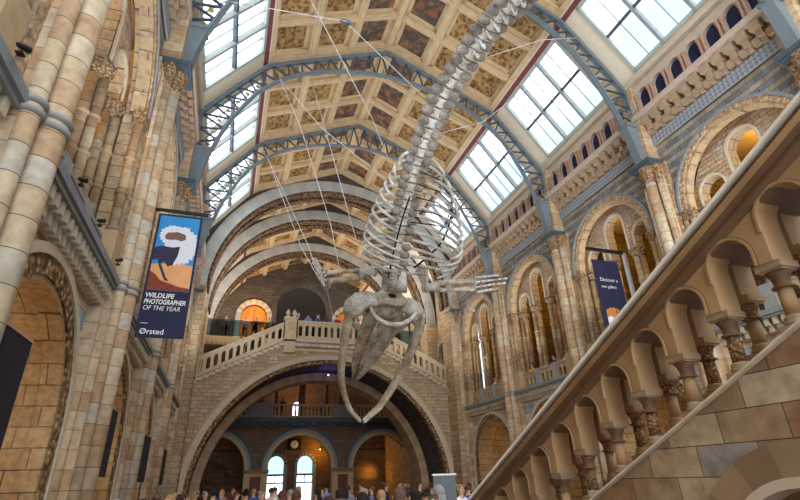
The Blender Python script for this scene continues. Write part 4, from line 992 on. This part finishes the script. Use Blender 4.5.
def person(x, y, zf, top, hair, rz, style=0, pose=0, sc=1.0, where='', grp=None):
    lab = 'person with %s top and %s %s hair, %s' % (top, {0: 'short', 1: 'long', 2: 'bunned'}[style], hair, where)
    o = bpy.data.objects.new('person', BODY[pose]); COL.objects.link(o); o.location = (x, y, zf); o.rotation_euler = (0, 0, rz); o.scale = (sc,)*3
    for i, q in ((1, TOPM[top]), (2, TRM[int(x*7+y*3) % 2])): o.material_slots[i].link = 'OBJECT'; o.material_slots[i].material = q
    h = bpy.data.objects.new('hair', HM[style]); COL.objects.link(h); h.parent = o; h.material_slots[0].link = 'OBJECT'; h.material_slots[0].material = HAIRM[hair]
    f = bpy.data.objects.new('face', FACE); COL.objects.link(f); f.parent = o
    used[lab] = used.get(lab, 0)+1
    return tag(o, lab, 'person', grp)
N, SO = PI, 0     # facing away from / towards the camera
TN = list(TOP); HN = list(HAIR)
CROWD = [(1.61, 8.3), (2.14, 10), (1.97, 7.7), (3.23, 11), (2.5, 7.6), (2.89, 8), (4.0, 10.4), (3.42, 8.3), (5.0, 12.2), (6.0, 13), (7.16, 15), (-.87, 11), (-.87, 13), (-.87, 16), (-.85, 8.8), (-.69, 18), (-.44, 20), (-.15, 17), (.09, 22), (.2, 14), (.59, 20), (.72, 16), (1.28, 22), (1.09, 14.8), (1.7, 19), (1.38, 12.8), (2.07, 17), (2.9, 21), (1.5, 11.2), (2.71, 15.8), (3.78, 21), (4.36, 19), (4.23, 16), (5.52, 20), (6.69, 22), (5.99, 18), (8.23, 24), (7.48, 20), (6.79, 17), (-1.7, 10), (-1.45, 12), (-1.2, 7.7), (3.4, 13.2), (4.9, 14.4), (.6, 26), (2.6, 27), (4.9, 26), (7.0, 27.5), (9.4, 27), (10.4, 25), (9.1, 19), (8.6, 16.5)]
fixed = {0: ('navy', 'dark brown', 0), 1: ('grey', 'black', 0), 2: ('black', 'black', 0), 3: ('teal', 'fair', 1), 4: ('black', 'brown', 1), 5: ('light blue', 'black', 1), 6: ('pink', 'dark brown', 2), 7: ('navy', 'grey', 1), 8: ('white', 'fair', 0), 17: ('red', 'black', 0), 25: ('teal', 'auburn', 1)}
combos = [(a, b, c) for c in (0, 1, 2) for a in TN for b in HN]; random.Random(5).shuffle(combos)
taken = set(fixed.values()); combos = [c for c in combos if c not in taken]
CX = sorted(range(len(CROWD)), key=lambda i: CROWD[i][0]/CROWD[i][1])
for i, (x, y) in enumerate(CROWD):
    t_, h_, s_ = fixed[i] if i in fixed else combos.pop()
    sc = .915+.06*((i*37) % 10)/10; rz = [N, N+.5, .4, N-.6, -.5, N+1.2, PI/2][i % 7]
    if i in fixed: rz = N+.2*(i % 3)
    person(x, y, FL, t_, h_, rz, s_, 1 if i == 25 else (0, 0, 2)[i % 3], sc, 'in the floor crowd')
for x, t_, h_, s_, rz in ((3.7, 'navy', 'grey', 0, 0), (4.35, 'light blue', 'black', 0, N), (5.0, 'blue', 'dark brown', 0, .3), (5.6, 'purple', 'brown', 1, N), (6.3, 'red', 'black', 0, .2), (6.95, 'white', 'auburn', 1, 0), (7.6, 'pink', 'dark brown', 0, .4)):
    person(x, 31.35, 8.42, t_, h_, rz, s_, 2 if rz < 1 else 0, 1, 'on the bridge landing')
for x, t_, h_, s_ in ((.3, 'blue', 'black', 0), (.95, 'navy', 'dark brown', 1), (1.5, 'light blue', 'fair', 1)):
    person(x, 31.6, btop(x)-.14, t_, h_, .3, s_, 0, 1, 'on left bridge stairs')
for x, t_, h_, s_ in ((-.9, 'grey', 'black', 0), (.5, 'white', 'fair', 0), (1.2, 'navy', 'brown', 2), (2.1, 'mustard', 'fair', 1)):
    person(x, 36.7, 9.62, t_, h_, 0, s_, 2, 1, 'at the railing behind bridge')
for x, y, t_, h_, s_ in ((14.95, 27.3, 'purple', 'auburn', 1), (14.9, 26.2, 'white', 'fair', 1), (14.95, 24.9, 'light blue', 'black', 0), (14.95, 20.3, 'black', 'black', 0), (14.9, 19.2, 'white', 'grey', 0), (14.95, 21.4, 'blue', 'brown', 0), (14.9, 22.2, 'mustard', 'black', 1)):
    person(x, y, 3.62, t_, h_, PI/2*-1, s_, 2, 1, 'at right gallery parapet')
for x, y, t_, h_ in ((4.2, 43.0, 'black', 'black'), (7.5, 43.0, 'grey', 'dark brown')):
    person(x, y, 4.75, t_, h_, 0, 0, 0, 1, 'on the entrance gallery')
assert all(v == 1 for v in used.values()), [k for k, v in used.items() if v > 1]

# ------------------------------------------------------------------ light, sky, camera
W = bpy.data.worlds.new('sky'); S.world = W; W.use_nodes = True; nt = W.node_tree; nt.nodes.clear()
o = nt.nodes.new('ShaderNodeOutputWorld'); bg = nt.nodes.new('ShaderNodeBackground'); tc = nt.nodes.new('ShaderNodeTexCoord'); nz = nt.nodes.new('ShaderNodeTexNoise'); rp = nt.nodes.new('ShaderNodeValToRGB')
nz.inputs['Scale'].default_value = 2.2; nz.inputs['Detail'].default_value = 3
rp.color_ramp.elements[0].position = .36; rp.color_ramp.elements[0].color = lin((178, 206, 240)); rp.color_ramp.elements[1].position = .52; rp.color_ramp.elements[1].color = lin((244, 246, 250))
nt.links.new(tc.outputs['Generated'], nz.inputs['Vector']); nt.links.new(rp.outputs[0], bg.inputs[0]); nt.links.new(bg.outputs[0], o.inputs[0])
bg.inputs[1].default_value = WORLD
sx_ = nt.nodes.new('ShaderNodeSeparateXYZ'); nt.links.new(tc.outputs['Generated'], sx_.inputs[0])
def mth(op, a, b):
    k = nt.nodes.new('ShaderNodeMath'); k.operation = op
    for i, v in enumerate((a, b)):
        if isinstance(v, (int, float)): k.inputs[i].default_value = v
        else: nt.links.new(v, k.inputs[i])
    return k.outputs[0]
nt.links.new(mth('ADD', mth('ADD', mth('MAXIMUM', mth('SUBTRACT', sx_.outputs[2], mth('MULTIPLY', sx_.outputs[0], 1.22)), mth('SUBTRACT', .45, mth('MULTIPLY', sx_.outputs[0], 2.0))), .5), mth('MULTIPLY', mth('SUBTRACT', nz.outputs[0], .5), .5)), rp.inputs[0])
rp.color_ramp.elements[0].position = .44; rp.color_ramp.elements[0].color = (.19, .26, .34, 1); rp.color_ramp.elements[1].position = .56; rp.color_ramp.elements[1].color = (.80, .84, .90, 1)
def light(kind, loc, e, c, size=.3, aim=None, angle=1.2, name='lamp'):
    l = bpy.data.lights.new(name, kind); l.energy = e; l.color = lin(c)[:3]
    if kind in ('POINT', 'SPOT'): l.shadow_soft_size = size
    if kind == 'SPOT': l.spot_size = angle; l.spot_blend = .6
    o = bpy.data.objects.new(name, l); COL.objects.link(o); o.location = loc
    if aim is not None: o.rotation_euler = (Vector(aim)-Vector(loc)).to_track_quat('-Z', 'Y').to_euler()
    return o
for y in BAYS[1:]:
    for sx in (-1, 1):
        light('POINT', (AX+sx*11.0, y, 10.1), 42, (255, 200, 70), .15, name='gallery_lamp')
        light('POINT', (AX+sx*11.2, y, 1.6), 42 if sx < 0 else 20, (255, 222, 176), .3, name='alcove_fill')  # unseen warm lights added in the alcoves to lift the lower hall
for i, y in enumerate(BAYS):
    for sx in ((-1, 1) if i else (-1,)): light('SPOT', (AX+sx*7.7, y, 4.7), 300, (244, 248, 255), .8, (AX+sx*3.5, y+2.0, 18), 1.9, 'ledge_fill')  # fill spots added along both ledges to brighten ceiling and hall
light('SPOT', (-1.2, 31.6, 3.9), 900, (255, 160, 70), .1, (1.5, 32.5, 6.5), 1.4, 'haunch_uplight')
light('SPOT', (12.9, 33.4, 2.9), 900, (255, 150, 60), .1, (10.5, 34.2, 6.0), 1.4, 'haunch_uplight')
light('POINT', (8.1, 46.9, 2.6), 30, (255, 180, 60), .1, name='entrance_lamp')
light('POINT', (12.9, 47.2,   .7), 14, (255, 180, 60), .1, name='wall_lamp')
for c in cs: light('POINT', (c, 45, 3.2), 5, (255, 215, 175), .3, name='porch_lamp')
for y in (32.2, 37, 43):
    for sx in (-1, 1): light('POINT', (AX+sx*5.2, y, 12.6), 120, (255, 246, 234), .6, name='end_bay_fill')  # unseen fill added to brighten the dark end bays
light('POINT', (AX, 45, 8.2), 60, (255, 190, 140), .3, name='upper_gallery_lamp')
light('POINT', (6.0, 32.2, 6.2), 5, (150, 120, 255), .1, name='violet_lamp')
light('POINT', (1.3, 45.2, 14.9), 40, (255, 190, 130), .2, name='door_lamp')  # unseen light added to brighten the left gable door
Rm = Matrix(((0.94830051, 0.10864816, 0.29819747), (-0.31588415, 0.41404087, 0.85369043), (-0.03071405, -0.90375093, 0.4269554)))
cam = bpy.data.cameras.new('camera'); cam.sensor_width = 36; cam.lens = 21.897; cam.clip_end = 300; cam.clip_start = .05
co = bpy.data.objects.new('camera', cam); COL.objects.link(co)
co.matrix_world = Matrix(((Rm[0][0], -Rm[0][1], -Rm[0][2]), (Rm[1][0], -Rm[1][1], -Rm[1][2]), (Rm[2][0], -Rm[2][1], -Rm[2][2]))).to_4x4()
S.camera = co
S.view_settings.view_transform = 'Standard'; S.view_settings.look = 'None'; S.view_settings.gamma = 1; S.view_settings.use_curve_mapping = False
S.view_settings.exposure = EXPO
S.cycles.max_bounces = 8; S.cycles.diffuse_bounces = 5; S.cycles.transparent_max_bounces = 12; S.cycles.use_denoising = True
S.cycles.sample_clamp_indirect = 6
